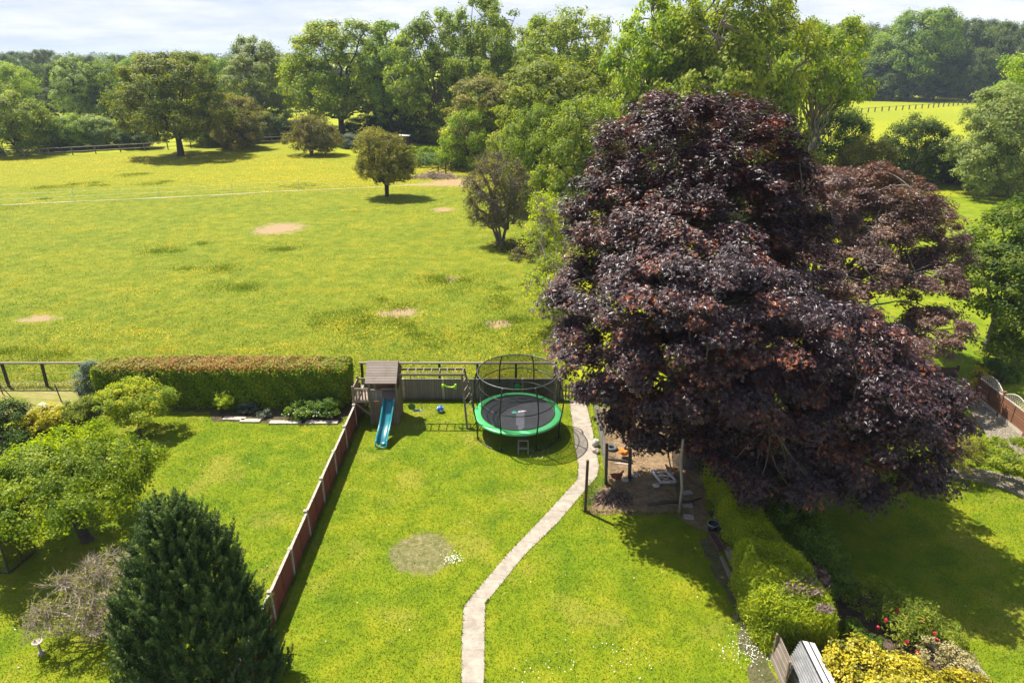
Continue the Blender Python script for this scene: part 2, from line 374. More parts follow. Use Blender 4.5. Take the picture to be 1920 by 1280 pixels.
# ------------------------------------------------------------------ grass and flowers (stuff)
def blades(name, x, y, h, wd, lean, mat, z=.0, tint=None):
    n = len(x); a = rng.random(n) * 2 * np.pi; L = rng.random(n) * lean
    hh = h * (.5 + rng.random(n)); ww = wd * (.6 + .8 * rng.random(n))
    b = rng.random(n) * 2 * np.pi
    V = np.zeros((n, 3, 3), np.float32)
    V[:, 0] = np.stack([x - np.cos(a) * ww, y - np.sin(a) * ww, np.full(n, z)], 1)
    V[:, 1] = np.stack([x + np.cos(a) * ww, y + np.sin(a) * ww, np.full(n, z)], 1)
    V[:, 2] = np.stack([x + np.cos(b) * L * hh, y + np.sin(b) * L * hh, z + hh], 1)
    t = rng.random(n) if tint is None else tint
    return link(name, npmesh(name, V.reshape(-1, 3), np.arange(n * 3).reshape(-1, 3), tint=np.repeat(t, 3)), mat)
def inpoly(x, y, pts):
    r = np.zeros(len(x), bool); m = len(pts)
    for i in range(m):
        x0, y0 = pts[i]; x1, y1 = pts[(i + 1) % m]
        if y0 == y1: continue
        c = ((y0 > y) != (y1 > y)) & (x < (x1 - x0) * (y - y0) / (y1 - y0) + x0); r ^= c
    return r
n = 470000
x = rng.uniform(-20, 24, n); y = rng.uniform(9.5, 29.3, n) ** 1.0
nolawn = [px((1096, 962), (1270, 966), (1330, 1000), (1320, 900), (1290, 800), (1270, 762), (1118, 765), (1128, 830), (1140, 905)), px((1590, 1085), (1760, 1190), (1850, 1300), (1500, 1300), (1400, 1090), (1330, 960), (1420, 940))]
nolawn.append([e_[0] for e_ in edges] + [e_[1] for e_ in edges][::-1])
keep = (np.abs(x) < y * .87 + 5)
for q in nolawn: keep &= ~inpoly(x, y, q)
keep &= (((x - RING[0]) ** 2 + (y - RING[1]) ** 2) > 1.0) | (rng.random(n) < .25)
x, y = x[keep], y[keep]
tag(blades('grass', x, y, .036, .011, 1.7, M['lawn_b'], .006), 'short mown grass of the garden lawns', 'grass', kind='stuff')
n = 520000
y = 29.9 + 85 * rng.random(n) ** 1.6; x = rng.uniform(-1, 1, n) * (y * .8 + 6) - 4
keep = (x < 3 + (y - 30) * .1) & (x > -95) & (rng.random(n) > dirt_np(x, y) * 1.6)
keep &= y < np.where(x > -24, 108 - (x + 24) * .1, 131 + (x + 42) * .5)
x, y = x[keep], y[keep]
o = blades('meadow_grass', x, y, .055, .018, 1.8, M['meadow_b'], 0); tag(o, 'rough meadow grass of the paddock', 'grass', kind='stuff')
# coarse dark tussocks
nt_ = 6; ty = 31 + 80 * rng.random(nt_) ** 1.4; tx = rng.uniform(-1, .06, nt_) * (ty * .8 + 4)
gx0 = [P(*q_)[:2] for q_ in ((880, 530), (820, 520), (690, 592), (780, 575), (960, 600), (500, 470), (640, 605), (1000, 640), (60, 660), (740, 615), (450, 540), (560, 350), (180, 345), (80, 350), (240, 330), (330, 470), (400, 500), (900, 560), (860, 640), (300, 340))]
for q_ in gx0:
    tx = np.concatenate([tx, q_[0] + rng.normal(0, 1.3, 5)]); ty = np.concatenate([ty, q_[1] + rng.normal(0, 1.0, 5)])
i_ = rng.integers(0, len(tx), 26000); sz_ = (.35 + .8 * rng.random(len(tx)) ** 2)[i_]
x = tx[i_] + rng.normal(0, 1, 26000) * sz_; y = ty[i_] + rng.normal(0, 1, 26000) * sz_
k_ = (y > 30.6) & (x < 3 + (y - 30) * .1) & (y < np.where(x > -24, 107, 128 + (x + 42) * .45))
x, y = x[k_], y[k_]
mt_ = leaf_mat('tussock_blades', [(0, (.09, .14, .008)), (.6, (.15, .20, .010)), (1, (.24, .25, .02))], (1.5, 1.6, .4))
tag(blades('tussocks', x, y, .11, .02, 1.2, mt_, 0), 'dark coarse grass tussocks dotted over the paddock', 'grass', kind='stuff')
# longer unmown grass at fence feet, path edges and under the trampoline
lx = []; ly = []
def along(a_, b_, n_, sp_):
    t_ = rng.random(n_); lx.append(a_[0] + (b_[0] - a_[0]) * t_ + rng.normal(0, sp_, n_)); ly.append(a_[1] + (b_[1] - a_[1]) * t_ + rng.normal(0, sp_, n_))
along((FX + .08, 9.5), (FX + .08, 28), 5200, .05); along((FX - .08, 9.5), (FX - .08, 28), 4200, .05); along((-6.2, 28.6), (2.3, 28.6), 3800, .06); along((-7.5, 29.95), (3.6, 29.95), 2600, .12); along((-32, 29.95), (-19, 29.95), 2600, .15)
for i in range(1, len(edges) - 1):
    for s_ in (0, 1): along(edges[i][s_], edges[i + 1][s_], 60, .010)
for q_ in (P(1097, 959), P(1136, 908), P(1273, 963)): along(q_, (q_[0] + .02, q_[1]), 120, .07)
for k in range(8):
    a_ = 2 * math.pi * (k + .5) / 8; q_ = (.25 + 1.86 * math.cos(a_), 25.85 + 1.86 * math.sin(a_)); along(q_, (q_[0] + .02, q_[1]), 90, .07)
along((2.55, 20.1), (5.9, 20.0), 700, .05); along((3.0, 21.9), (2.6, 20.3), 700, .12)
x = np.concatenate(lx); y = np.concatenate(ly)
tag(blades('long_grass', x, y, .075, .012, 1.1, M['lawn_b'], .006), 'longer unmown grass at the feet of fences and path edges', 'grass', kind='stuff')
# buttercups in drifts
def drift(n, ymin, ymax, k=38, sp=2.4):
    cy = rng.uniform(ymin, ymax, k); cx_ = rng.uniform(-1, .15, k) * cy * .85
    i = rng.integers(0, k, n); s_ = sp * (.3 + rng.random(k))[i]
    return cx_[i] + rng.normal(0, 1, n) * s_ * 1.6, cy[i] + rng.normal(0, 1, n) * s_
x1, y1 = drift(4200, 31, 76, 60, 1.3); x2, y2 = drift(15000, 82, 112, 50, 4.5)
x3 = rng.uniform(-90, 3, 3500); y3 = rng.uniform(30, 112, 3500)
x = np.concatenate([x1, x2, x3]); y = np.concatenate([y1, y2, y3])
keep = (y > 30.5) & (x < 2 + (y - 30) * .1) & (x > -90) & (y < np.where(x > -24, 106, 128 + (x + 42) * .45)); x, y = x[keep], y[keep]
n = len(x); hh = rng.uniform(.1, .2, n); s_ = rng.uniform(.014, .026, n) * np.clip(y / 60, 1, 1.8)
q = np.array([(-1, -1), (1, -1), (1, 1), (-1, 1)], float)
V = np.zeros((n, 4, 3)); V[:, :, 0] = x[:, None] + q[None, :, 0] * s_[:, None]; V[:, :, 1] = y[:, None] + q[None, :, 1] * s_[:, None]
V[:, :, 2] = hh[:, None] + q[None, :, 1] * s_[:, None] * rng.uniform(-.2, .8, n)[:, None]
o = link('buttercups', npmesh('buttercups', V.reshape(-1, 3), np.arange(n * 4).reshape(-1, 4)), plain('buttercup', (.62, .42, .004), .7, .1))
tag(o, 'drifts of yellow buttercups in the paddock grass', 'flowers', kind='stuff')
# daisies on the lawn
cxy = [P(850, 1050), P(1010, 848), P(1405, 1225), P(1060, 1245), P(1190, 1240), P(1420, 1190), P(1150, 1225), P(1000, 1260)]
sp = [.16, .3, .35, .5, .4, .3, .3, .4]; ct = [110, 60, 150, 14, 14, 70, 10, 14]
xx = []; yy = []
for (a, b, _), s_, c_ in zip(cxy, sp, ct): xx.append(rng.normal(a, s_, c_)); yy.append(rng.normal(b, s_ * .9, c_))
xx.append(rng.uniform(-16, 14, 160)); yy.append(rng.uniform(13, 29, 160))
x = np.concatenate(xx); y = np.concatenate(yy); n = len(x); s_ = rng.uniform(.006, .014, n)
V = np.zeros((n, 4, 3)); V[:, :, 0] = x[:, None] + q[None, :, 0] * s_[:, None]; V[:, :, 1] = y[:, None] + q[None, :, 1] * s_[:, None]; V[:, :, 2] = .065
o = link('daisies', npmesh('daisies', V.reshape(-1, 3), np.arange(n * 4).reshape(-1, 4)), plain('daisy', (.75, .75, .68), .6))
tag(o, 'scattered white daisies and clover in the lawn', 'flowers', kind='stuff')

# ------------------------------------------------------------------ foliage machinery
def unit(n):
    v = rng.normal(size=(n, 3)); return v / np.linalg.norm(v, axis=1, keepdims=True)
TEMPL = {
 'quad': (np.array([(-.5, 0, 0), (0, -.34, .06), (.5, 0, 0), (0, .34, .06)]), [(0, 1, 2, 3)]),
 'palm': (np.array([(-.35, 0, 0), (.0, -.16, .05), (.62, 0, -.06), (.0, .16, .05), (-.2, -.22, .02), (.22, -.5, -.05), (.02, -.12, .04), (-.2, .22, .02), (.22, .5, -.05), (.02, .12, .04)]),
          [(0, 1, 2, 3), (0, 4, 5, 6), (0, 9, 8, 7)]),
 'blade': (np.array([(-.5, 0, 0), (0, -.13, .02), (.5, 0, 0), (0, .13, .02)]), [(0, 1, 2, 3)]),
}
def leaves_mesh(name, pos, nrm, size, tint, templ='quad', along=None):
    n = len(pos); tv, tf = TEMPL[templ]; k = len(tv)
    nrm = nrm / (np.linalg.norm(nrm, axis=1, keepdims=True) + 1e-9)
    r = unit(n) if along is None else along
    t = r - nrm * np.sum(r * nrm, 1, keepdims=True); t /= np.linalg.norm(t, axis=1, keepdims=True) + 1e-9
    b = np.cross(nrm, t)
    V = pos[:, None, :] + size[:, None, None] * (tv[None, :, 0:1] * t[:, None, :] + tv[None, :, 1:2] * b[:, None, :] + tv[None, :, 2:3] * nrm[:, None, :])
    F = (np.arange(n)[:, None, None] * k + np.array(tf)[None]).reshape(-1, 4)
    return npmesh(name, V.reshape(-1, 3), F, tint=np.repeat(tint, k))
def clump_centres(lobes, n, fill=.22, lo=.72, hi=1.08, under=.35, boughs=0, pull=.68):
    L = np.array(lobes, float); area = (L[:, 3] * L[:, 4] + L[:, 4] * L[:, 5] + L[:, 3] * L[:, 5]); area /= area.sum()
    out = np.zeros((0, 3))
    while len(out) < n:
        m = n * 2; i = rng.choice(len(L), m, p=area); d = unit(m)
        k = (d[:, 2] > -.25) | (rng.random(m) < under); i, d = i[k], d[k]; m = len(i)
        r = np.where(rng.random(m) < fill, rng.random(m) ** .5 * lo, rng.uniform(lo, hi, m))
        p = L[i, :3] + d * r[:, None] * L[i, 3:6]
        bad = np.zeros(m, bool)
        for j in range(len(L)):
            e2 = np.sum(((p - L[j, :3]) / L[j, 3:6]) ** 2, 1); bad |= (i != j) & (e2 < .45) & (rng.random(m) < .85)
        out = np.concatenate([out, p[~bad]])
    out = out[:n]
    if boughs:
        B = out[rng.choice(n, min(boughs, n), replace=False)]; j = np.argmin(np.linalg.norm(out[:, None] - B[None], axis=2), axis=1)
        out = B[j] + (out - B[j]) * pull * rng.uniform(.7, 1.15, (n, 1))
    return out
def leaves_from(cl, per, cr, ls, up=.4, outw=.7, rnd=.42, templ='quad', name='crown', centre=None, flat=.6, tvar=.25, shoots=0, droop=0):
    n = len(cl) * per; i = np.repeat(np.arange(len(cl)), per)
    rad = (cr * rng.uniform(.6, 1.35, len(cl)))[i]
    d = unit(n); r = rng.random(n) ** .42
    off = d * (r * rad)[:, None]; off[:, 2] *= flat
    if shoots: off[:, 2] += np.abs(rng.normal(0, shoots, n)) * (rng.random(n) < .25)
    if droop: off[:, 2] -= droop * (off[:, 0] ** 2 + off[:, 1] ** 2) / (cr + .01)
    pos = cl[i] + off
    c = cl.mean(0) if centre is None else np.array(centre); cd = cl - c; cd /= np.linalg.norm(cd, axis=1, keepdims=True) + 1e-9
    nrm = up * np.array([0, 0, 1.0]) + outw * (d * .6 + cd[i] * .6) + rnd * unit(n)
    ct = rng.random(len(cl)); tint = np.clip(.5 + (ct[i] - .5) * .7 + rng.normal(0, tvar, n) * .6, 0, 1)
    return leaves_mesh(name, pos, nrm, ls * rng.uniform(.6, 1.35, n), tint, templ)
def bez(p0, p1, p2, S_=7):
    t = np.linspace(0, 1, S_)[None, :, None]
    return (1 - t) ** 2 * p0[:, None] + 2 * t * (1 - t) * p1[:, None] + t ** 2 * p2[:, None]
def skeleton(cl, base, fork, r0, nprim=14, nsec=160, stems=1, wob=.12, thin=1.0, tipr=.01, nter=0, spread=.12):
    """trunk from base to fork, primary limbs to far-apart clumps, secondary branches to many clumps"""
    base = np.array(base, float); fork = np.array(fork, float); H = np.linalg.norm(fork - base)
    VV = []; FF = []; cnt = 0
    def put(P_, R_, n_):
        nonlocal cnt
        V_, F_ = tubes_mesh('t', P_, R_, n_); VV.append(V_); FF.append(F_ + cnt); cnt += len(V_)
    S_ = 9
    for s_ in range(stems):
        off = rng.normal(0, spread * H, 3) * (stems > 1); off[2] = 0; bo = off * .25
        p = bez((base + bo)[None], ((base + fork) / 2 + off * .4 + rng.normal(0, wob * .3 * H, 3) * [1, 1, 0])[None], (fork + off)[None], S_)
        rr = np.linspace(1, .62, S_) ** 1.2; rr[0] *= 1.35; put(p, (r0 / math.sqrt(stems) * rr)[None], 10)
        if s_ == 0: tp = p[0]
    idx = [int(rng.integers(len(cl)))]
    dd = np.linalg.norm(cl - cl[idx[0]], axis=1)
    for _ in range(min(nprim, len(cl)) - 1):
        j = int(np.argmax(dd * rng.uniform(.7, 1, len(cl)))); idx.append(j); dd = np.minimum(dd, np.linalg.norm(cl - cl[j], axis=1))
    T = cl[idx]; m = len(T)
    st = tp[rng.integers(5, S_, m)] if stems == 1 else fork + rng.normal(0, spread * H, (m, 3)) * [1, 1, .3]
    mid = (st + T) / 2; mid[:, 2] += .15 * np.linalg.norm(T - st, axis=1); mid += rng.normal(0, wob, (m, 3)) * np.linalg.norm(T - st, axis=1)[:, None] * .5
    prim = bez(st, mid, T, 10); prim[:, 1:-1] += rng.normal(0, .02, (m, 8, 3)) * np.linalg.norm(T - st, axis=1)[:, None, None]
    pr = r0 * .42 * thin * rng.uniform(.7, 1.1, m)[:, None] * np.linspace(1, .12, 10)[None] + tipr * .5
    put(prim, pr, 6)
    if nsec:
        k = rng.choice(len(cl), min(nsec, len(cl)), replace=False); T2 = cl[k]
        pp = prim[:, 2:9].reshape(-1, 3); rr = pr[:, 2:9].reshape(-1)
        ds = np.linalg.norm(T2[:, None] - pp[None], axis=2); j = np.argmin((ds + .15 * np.median(ds)) * (1 + 1.1 * rng.random(ds.shape)), axis=1)
        s0 = pp[j]; L = np.linalg.norm(T2 - s0, axis=1)
        md = (s0 + T2) / 2 + rng.normal(0, .14, (len(k), 3)) * L[:, None]; md[:, 2] += .08 * L
        sec = bez(s0, md, T2, 6); sr = np.minimum(rr[j], .35 * r0 * thin)[:, None] * .6 * np.linspace(1, .15, 6)[None] + tipr
        put(sec, sr, 4)
        if nter:
            s3 = sec[rng.integers(0, len(k), nter), rng.integers(1, 6, nter)]; L3 = np.abs(rng.normal(.0, 1, nter)) * .5 * np.median(L) + .15
            c0 = cl.mean(0); u = unit(nter) + .6 * (s3 - c0) / (np.linalg.norm(s3 - c0, axis=1, keepdims=True) + .01); u /= np.linalg.norm(u, axis=1, keepdims=True)
            e3 = s3 + u * L3[:, None]; m3 = (s3 + e3) / 2 + rng.normal(0, .12, (nter, 3)) * L3[:, None]
            put(bez(s3, m3, e3, 4), np.linspace(1, .5, 4)[None] * np.full((nter, 1), tipr), 3)
    return npmesh('trunk', np.concatenate(VV), np.concatenate(FF), smooth=True)
def tree(name, label, cat, loc, lobes, mats, fork, r0, ncl, per, cr, ls, group=None, sk={}, lf={}, cc={}, local=False):
    """lobes in world coordinates unless local"""
    loc = np.array(loc, float); L = np.array(lobes, float).copy()
    if not local: L[:, :3] -= loc
    t = empty(name, tuple(loc), label, cat, group)
    cl = clump_centres(L, ncl, **cc)
    link('trunk', skeleton(cl, (0, 0, -.1), fork, r0, **sk), mats[1], t)
    link('crown', leaves_from(cl, per, cr, ls, **lf), mats[0], t)
    return t

M['bark'] = bark_mat('bark', (.10, .075, .055), (.26, .21, .17)); M['bark_d'] = bark_mat('bark_dark', (.035, .028, .022), (.10, .08, .06))
M['twig'] = bark_mat('twig_pale', (.20, .155, .11), (.45, .37, .29), 3)
M['maple'] = leaf_mat('purple_leaves', [(0, (0.022, 0.011, 0.013)), (.55, (0.049, 0.020, 0.024)), (.85, (0.092, 0.029, 0.025)), (1, (0.274, 0.064, 0.022))], (1.5, .65, .45), .17, .42, .6)
M['copper'] = leaf_mat('copper_leaves', [(0, (0.112, 0.065, 0.053)), (.6, (0.213, 0.122, 0.090)), (1, (0.338, 0.194, 0.072))], (1.4, .9, .6), .28, .42, .6)
G = (1.7, 1.75, .3)
M['apple'] = leaf_mat('broad_leaves', [(0, (0.077, 0.125, 0.006)), (.5, (0.196, 0.260, 0.010)), (1, (0.437, 0.453, 0.018))], G, .45, .58, .28)
M['acer'] = leaf_mat('yellow_green_leaves', [(0, (0.163, 0.232, 0.009)), (.5, (0.325, 0.391, 0.013)), (1, (0.617, 0.551, 0.022))], G, .45, .58, .28)
M['conifer'] = leaf_mat('conifer_sprays', [(0, (0.029, 0.061, 0.017)), (.5, (0.070, 0.124, 0.031)), (1, (0.217, 0.270, 0.060))], (1.3, 1.5, .5), .25, .6, .25)
M['beech'] = leaf_mat('beech_leaves', [(0, (0.105, 0.189, 0.007)), (.6, (0.238, 0.333, 0.011)), (1, (0.527, 0.510, 0.020))], G, .45, .58, .28)
M['rust'] = leaf_mat('young_beech_leaves', [(0, (.20, .19, .014)), (.4, (.36, .22, .03)), (1, (.46, .17, .055))], (1.5, 1.1, .6), .35, .5)
M['oak'] = leaf_mat('oak_leaves', [(0, (0.078, 0.132, 0.007)), (.5, (0.166, 0.238, 0.011)), (1, (0.351, 0.388, 0.020))], G, .45, .58, .28)
M['oak_bright'] = leaf_mat('bright_oak_leaves', [(0, (0.109, 0.174, 0.007)), (.5, (0.237, 0.299, 0.011)), (1, (0.473, 0.456, 0.018))], G, .45, .58, .28)
M['ash'] = leaf_mat('ash_leaves', [(0, (0.108, 0.170, 0.015)), (.5, (0.225, 0.290, 0.026)), (1, (0.429, 0.460, 0.044))], G, .45, .58, .28)
M['ash_bright'] = leaf_mat('bright_ash_leaves', [(0, (0.123, 0.186, 0.010)), (.5, (0.248, 0.310, 0.014)), (1, (0.454, 0.447, 0.024))], G, .45, .58, .28)
M['willow'] = leaf_mat('willow_leaves', [(0, (0.138, 0.182, 0.039)), (.5, (0.260, 0.303, 0.072)), (1, (0.455, 0.469, 0.132))], (1.3, 1.4, .7), .45, .58, .28)
M['haw'] = leaf_mat('hawthorn_leaves', [(0, (0.102, 0.113, 0.015)), (.5, (0.203, 0.187, 0.029)), (1, (0.390, 0.284, 0.061))], (1.3, 1.3, .5), .45, .58, .28)
M['dark'] = leaf_mat('dark_leaves', [(0, (0.037, 0.063, 0.009)), (.5, (0.083, 0.128, 0.014)), (1, (0.166, 0.210, 0.022))], G, .45, .58, .28)
M['olive'] = leaf_mat('olive_leaves', [(0, (0.098, 0.136, 0.011)), (.5, (0.195, 0.230, 0.018)), (1, (0.370, 0.349, 0.033))], G, .45, .58, .28)
M['wood_far'] = leaf_mat('woodland_leaves', [(0, (0.052, 0.085, 0.014)), (.5, (0.103, 0.146, 0.020)), (1, (0.207, 0.231, 0.032))], G, .45, .58, .28)
M['gold'] = leaf_mat('golden_leaves', [(0, (.42, .36, .004)), (.5, (.58, .47, .005)), (1, (.68, .56, .02))], (1.1, 1.1, .4), .3, .5)
M['varieg'] = leaf_mat('variegated_leaves', [(0, (.09, .11, .008)), (.35, (.30, .25, .01)), (.7, (.50, .39, .012)), (1, (.70, .58, .10))], (1.2, 1.1, .5), .3, .4)
M['silver'] = leaf_mat('silvery_leaves', [(0, (.10, .13, .08)), (.5, (.18, .22, .14)), (1, (.34, .38, .28))], (1.2, 1.3, .9), .45, .58, .28)
M['cedar'] = leaf_mat('cypress_hedge_sprays', [(0, (0.140, 0.189, 0.007)), (.5, (0.299, 0.354, 0.009)), (1, (0.562, 0.536, 0.013))], G, .45, .58, .28)
M['privet'] = leaf_mat('privet_leaves', [(0, (0.052, 0.102, 0.010)), (.5, (0.123, 0.189, 0.015)), (1, (0.246, 0.289, 0.020))], G, .45, .58, .28)

# ---- the big purple maple
pm = P(1290, 868)
LB = []
for a, b, Y, rx, ry, rz in ((1265, 285, 25, 2.8, 3.0, 2.2), (1365, 275, 25.5, 2.3, 2.6, 1.8), (1180, 415, 23.6, 2.3, 2.7, 2.2), (1330, 420, 23, 3.0, 3, 2.3), (1435, 390, 25.5, 2.2, 2.6, 2.1), (1135, 560, 22.2, 1.9, 2.6, 1.8),
                           (1285, 560, 19.6, 2.6, 2.6, 2.0), (1125, 665, 21.6, 1.7, 2.3, 1.3), (1235, 695, 19.6, 1.8, 2.1, 1.4), (1200, 785, 22, 1.1, 1.6, .85), (1425, 600, 19.4, 2.1, 2.4, 1.7),
                           (1370, 730, 18.9, 1.6, 1.8, 1.2), (1640, 740, 18.6, 2.0, 2.3, 1.4), (1530, 790, 19, 1.6, 2.0, 1.5), (1730, 760, 19, 1.1, 1.8, 1.4), (1500, 865, 18.6, 1.8, 2.0, 1.0), (1670, 865, 18.8, 1.6, 1.8, 1.0), (1385, 850, 20, 1.1, 1.4, .8), (1765, 825, 19.2, .6, 1.0, .6)):
    c = A(a, b, Y); LB.append((*c, rx, ry, rz))
for a, b, Y, rx, ry, rz in ((1130, 745, 22.3, 1.0, 1.3, .9), (1190, 800, 22.2, .9, 1.1, .6), (1275, 790, 21.4, 1.3, 1.5, .8), (1300, 640, 20.0, 1.8, 1.8, 1.3), (1460, 730, 19.2, 1.6, 1.8, 1.1), (1440, 900, 19.0, 1.3, 1.3, .7), (1580, 885, 18.5, 1.3, 1.4, .7), (1600, 650, 19.5, 1.5, 1.8, 1.2), (1480, 500, 23.5, 1.7, 2.2, 1.7), (1250, 450, 21.4, 2, 2, 1.6)):
    c = A(a, b, Y); LB.append((*c, rx, ry, rz))
LB.append((7.5, 28, 8.5, 3.6, 3.0, 3.4)); LB.append((10.5, 24.5, 5.0, 2.6, 3, 1.9)); LB.append((12.3, 21.5, 4.2, 2.2, 2.2, 1.6)); LB.append((8.6, 21.0, 4.2, 2.0, 2.4, 1.3))
tree('maple_tree', 'huge purple-leaved maple towering over the chicken run and the cypress hedge', 'tree', pm, LB, (M['maple'], bark_mat('maple_bark', (.06, .05, .042), (.17, .145, .12))), (.2, .2, 3.4), .42, 2500, 125, .52, .145,
     sk=dict(nprim=26, nsec=420, wob=.12, tipr=.012, thin=.75), lf=dict(templ='palm', up=.75, outw=.5, rnd=.45, flat=.5, tvar=.3, droop=.25), cc=dict(fill=.14, under=.5, boughs=330, pull=.85, hi=1.08))
# ---- the second, coppery tree behind it
pc = (15.0, 32.0, 0)
LB = []
for a, b, Y, rx, ry, rz in ((1530, 385, 34, 2.8, 2.8, 1.8), (1640, 380, 35, 3.0, 3.0, 1.8), (1705, 430, 34, 2.5, 2.6, 1.8), (1600, 450, 33, 2.6, 2.6, 1.6), (1500, 490, 32, 1.9, 2.4, 1.5), (1590, 510, 31, 2.2, 2.2, 1.3), (1735, 535, 31, 1.5, 1.8, 1.3), (1775, 480, 32, 1.2, 1.6, 1.2), (1560, 610, 29.5, 2.0, 2.0, 1.3), (1760, 620, 29, 1.4, 1.6, 1.1), (1660, 655, 28, 2.0, 1.8, .9)):
    c = A(a, b, Y); LB.append((*c, rx, ry, rz))
tree('copper_tree', 'coppery red-brown leaved tree with pale bare limbs behind the purple maple', 'tree', pc, LB, (M['copper'], M['twig']), (.2, .3, 3.0), .26, 1150, 120, .48, .14,
     sk=dict(nprim=26, nsec=330, wob=.16, tipr=.014), lf=dict(templ='palm', up=.75, outw=.45, rnd=.5, flat=.5, droop=.2), cc=dict(fill=.12, under=.4, boughs=170, pull=.8, hi=1.1))
# ---- apple-like tree on the left
c0 = P(165, 1012)
LB = [(*A(a, b, Y), rx, ry, rz) for a, b, Y, rx, ry, rz in ((60, 900, 18.5, 1.5, 1.5, 1.0), (140, 880, 19.2, 1.6, 1.6, .95), (225, 880, 19.2, 1.2, 1.4, .8), (30, 945, 17.2, 1.4, 1.3, .8), (110, 950, 17.4, 1.3, 1.3, .75), (185, 935, 18, 1.1, 1.2, .7), (-50, 900, 18, 1.4, 1.5, .9), (130, 840, 20.5, 1.3, 1.2, .6))]
tree('fruit_tree', 'spreading glossy green fruit tree beside the greenhouse at the left edge', 'tree', c0, LB, (M['apple'], M['bark_d']), (-.5, .3, 1.5), .19, 680, 100, .33, .09,
     sk=dict(nprim=18, nsec=200, wob=.15, tipr=.008), lf=dict(up=.35, outw=.8, rnd=.5, flat=.85, shoots=.12), cc=dict(fill=.12, boughs=95, pull=.74, hi=1.12))
# ---- small yellow-green tree by the hedge
c0 = P(263, 822)
LB = [(*A(a, b, Y), rx, ry, rz) for a, b, Y, rx, ry, rz in ((225, 748, 25.6, .9, .9, .5), (290, 750, 25.9, 1.0, .9, .45), (255, 735, 26.3, .9, .9, .5), (220, 785, 25, .7, .7, .4), (275, 778, 25.2, .7, .7, .35))]
tree('ornamental_tree', 'small umbrella-shaped yellow-green tree in front of the clipped beech hedge', 'tree', c0, LB, (M['acer'], M['bark_d']), (-.05, .1, .7), .09, 190, 85, .26, .085,
     sk=dict(nprim=12, nsec=90, wob=.2, stems=2, tipr=.007), lf=dict(up=.6, outw=.4, rnd=.5, flat=.7), cc=dict(fill=.15, under=.15))
# ---- bare twiggy shrub
c0 = P(215, 1195)
LB = [(*A(a, b, Y), rx, ry, rz) for a, b, Y, rx, ry, rz in ((150, 1120, 14.8, 1.3, 1.1, .7), (215, 1085, 15.6, 1.2, 1.1, .7), (110, 1155, 14.2, .8, .8, .5), (200, 1145, 14.3, 1.0, .9, .6), (255, 1110, 15.2, .9, .9, .6))]
LB = np.array(LB); LB[:, :3] -= np.array(c0)
t = empty('bare_tree', c0, 'low bare-branched pale twiggy tree between the fruit tree and the dark conifer', 'tree')
cl = clump_centres(LB, 420, fill=.3)
link('trunk', skeleton(cl, (0, 0, -.05), (-.1, .1, .5), .11, nprim=34, nsec=400, wob=.25, tipr=.007, nter=2600, thin=1.1), M['twig'], t)
link('crown', leaves_from(cl, 12, .17, .06, up=.4, outw=.3, rnd=.8), leaf_mat('sparse_leaves', [(0, (.16, .17, .03)), (1, (.36, .32, .08))], G, .35), t)
# ---- big dark conifer in the foreground
c0 = np.array((-7.88, 12.9, 0)); H0 = 5.45
def conifer(name, label, loc, H, RB, n, mat, per=70, ls=.15):
    t = empty(name, tuple(loc), label, 'tree')
    h = rng.random(n) ** 1.25; z = .15 + h * (H - .3)
    prof = np.interp(h, [0, .12, .35, .6, .8, .93, 1], [1.02, 1, .94, .72, .50, .32, .14]) * RB
    a = rng.random(n) * 2 * np.pi
    lump = 1 + .09 * np.sin(a * 2 + 2.2 - z * .7) + .10 * np.sin(a * 3 + 1 + z) + .09 * np.sin(a * 7 + z * 2.1) + .06 * np.sin(a * 13 - z * 3)
    r = prof * lump * np.where(rng.random(n) < .15, rng.random(n) * .7, rng.uniform(.82, 1.06, n))
    cl = np.stack([r * np.cos(a), r * np.sin(a), z], 1)
    i = np.repeat(np.arange(n), per); N = len(i)
    tt = rng.random(N)                                   # along each upswept plume
    out = np.stack([np.cos(a), np.sin(a), np.zeros(n)], 1)[i]
    L = (.30 + .22 * rng.random(n))[i]; wdt = .10 * (1 - tt * .7) * (.6 + .9 * rng.random(n))[i]
    ax = np.array([0, 0, 1.0]) + out * .35 + (unit(n) * .33)[i]
    pos = cl[i] + ax * (tt * L)[:, None] + unit(N) * (wdt * rng.random(N) ** .5)[:, None]
    rad = pos - (cl[i] + ax * (tt * L)[:, None]); rad /= np.linalg.norm(rad, axis=1, keepdims=True) + 1e-9
    nrm = rad * .8 + out * .3 + unit(N) * .6
    al = ax + rad * .8 + unit(N) * .55
    tint = np.clip(rng.random(n)[i] ** 1.5 * .7 + tt * .35 - .05 + rng.normal(0, .1, N), 0, 1)
    link('crown', leaves_mesh('crown', pos, nrm, ls * rng.uniform(.5, 1.2, N) * (1 - .3 * tt), tint, 'blade', al), mat, t)
    b = MB(); b.tube([(0, 0, -.1), (.03, .02, H * .5), (0, 0, H * .93)], [RB * .09, RB * .06, .02], 8); b.build('trunk', M['bark_d'], t)
    return t
conifer('conifer_tree', 'dark green conical conifer standing in the foreground left of the maroon fence', c0, H0, 1.55, 2600, M['conifer'], 100, .115)

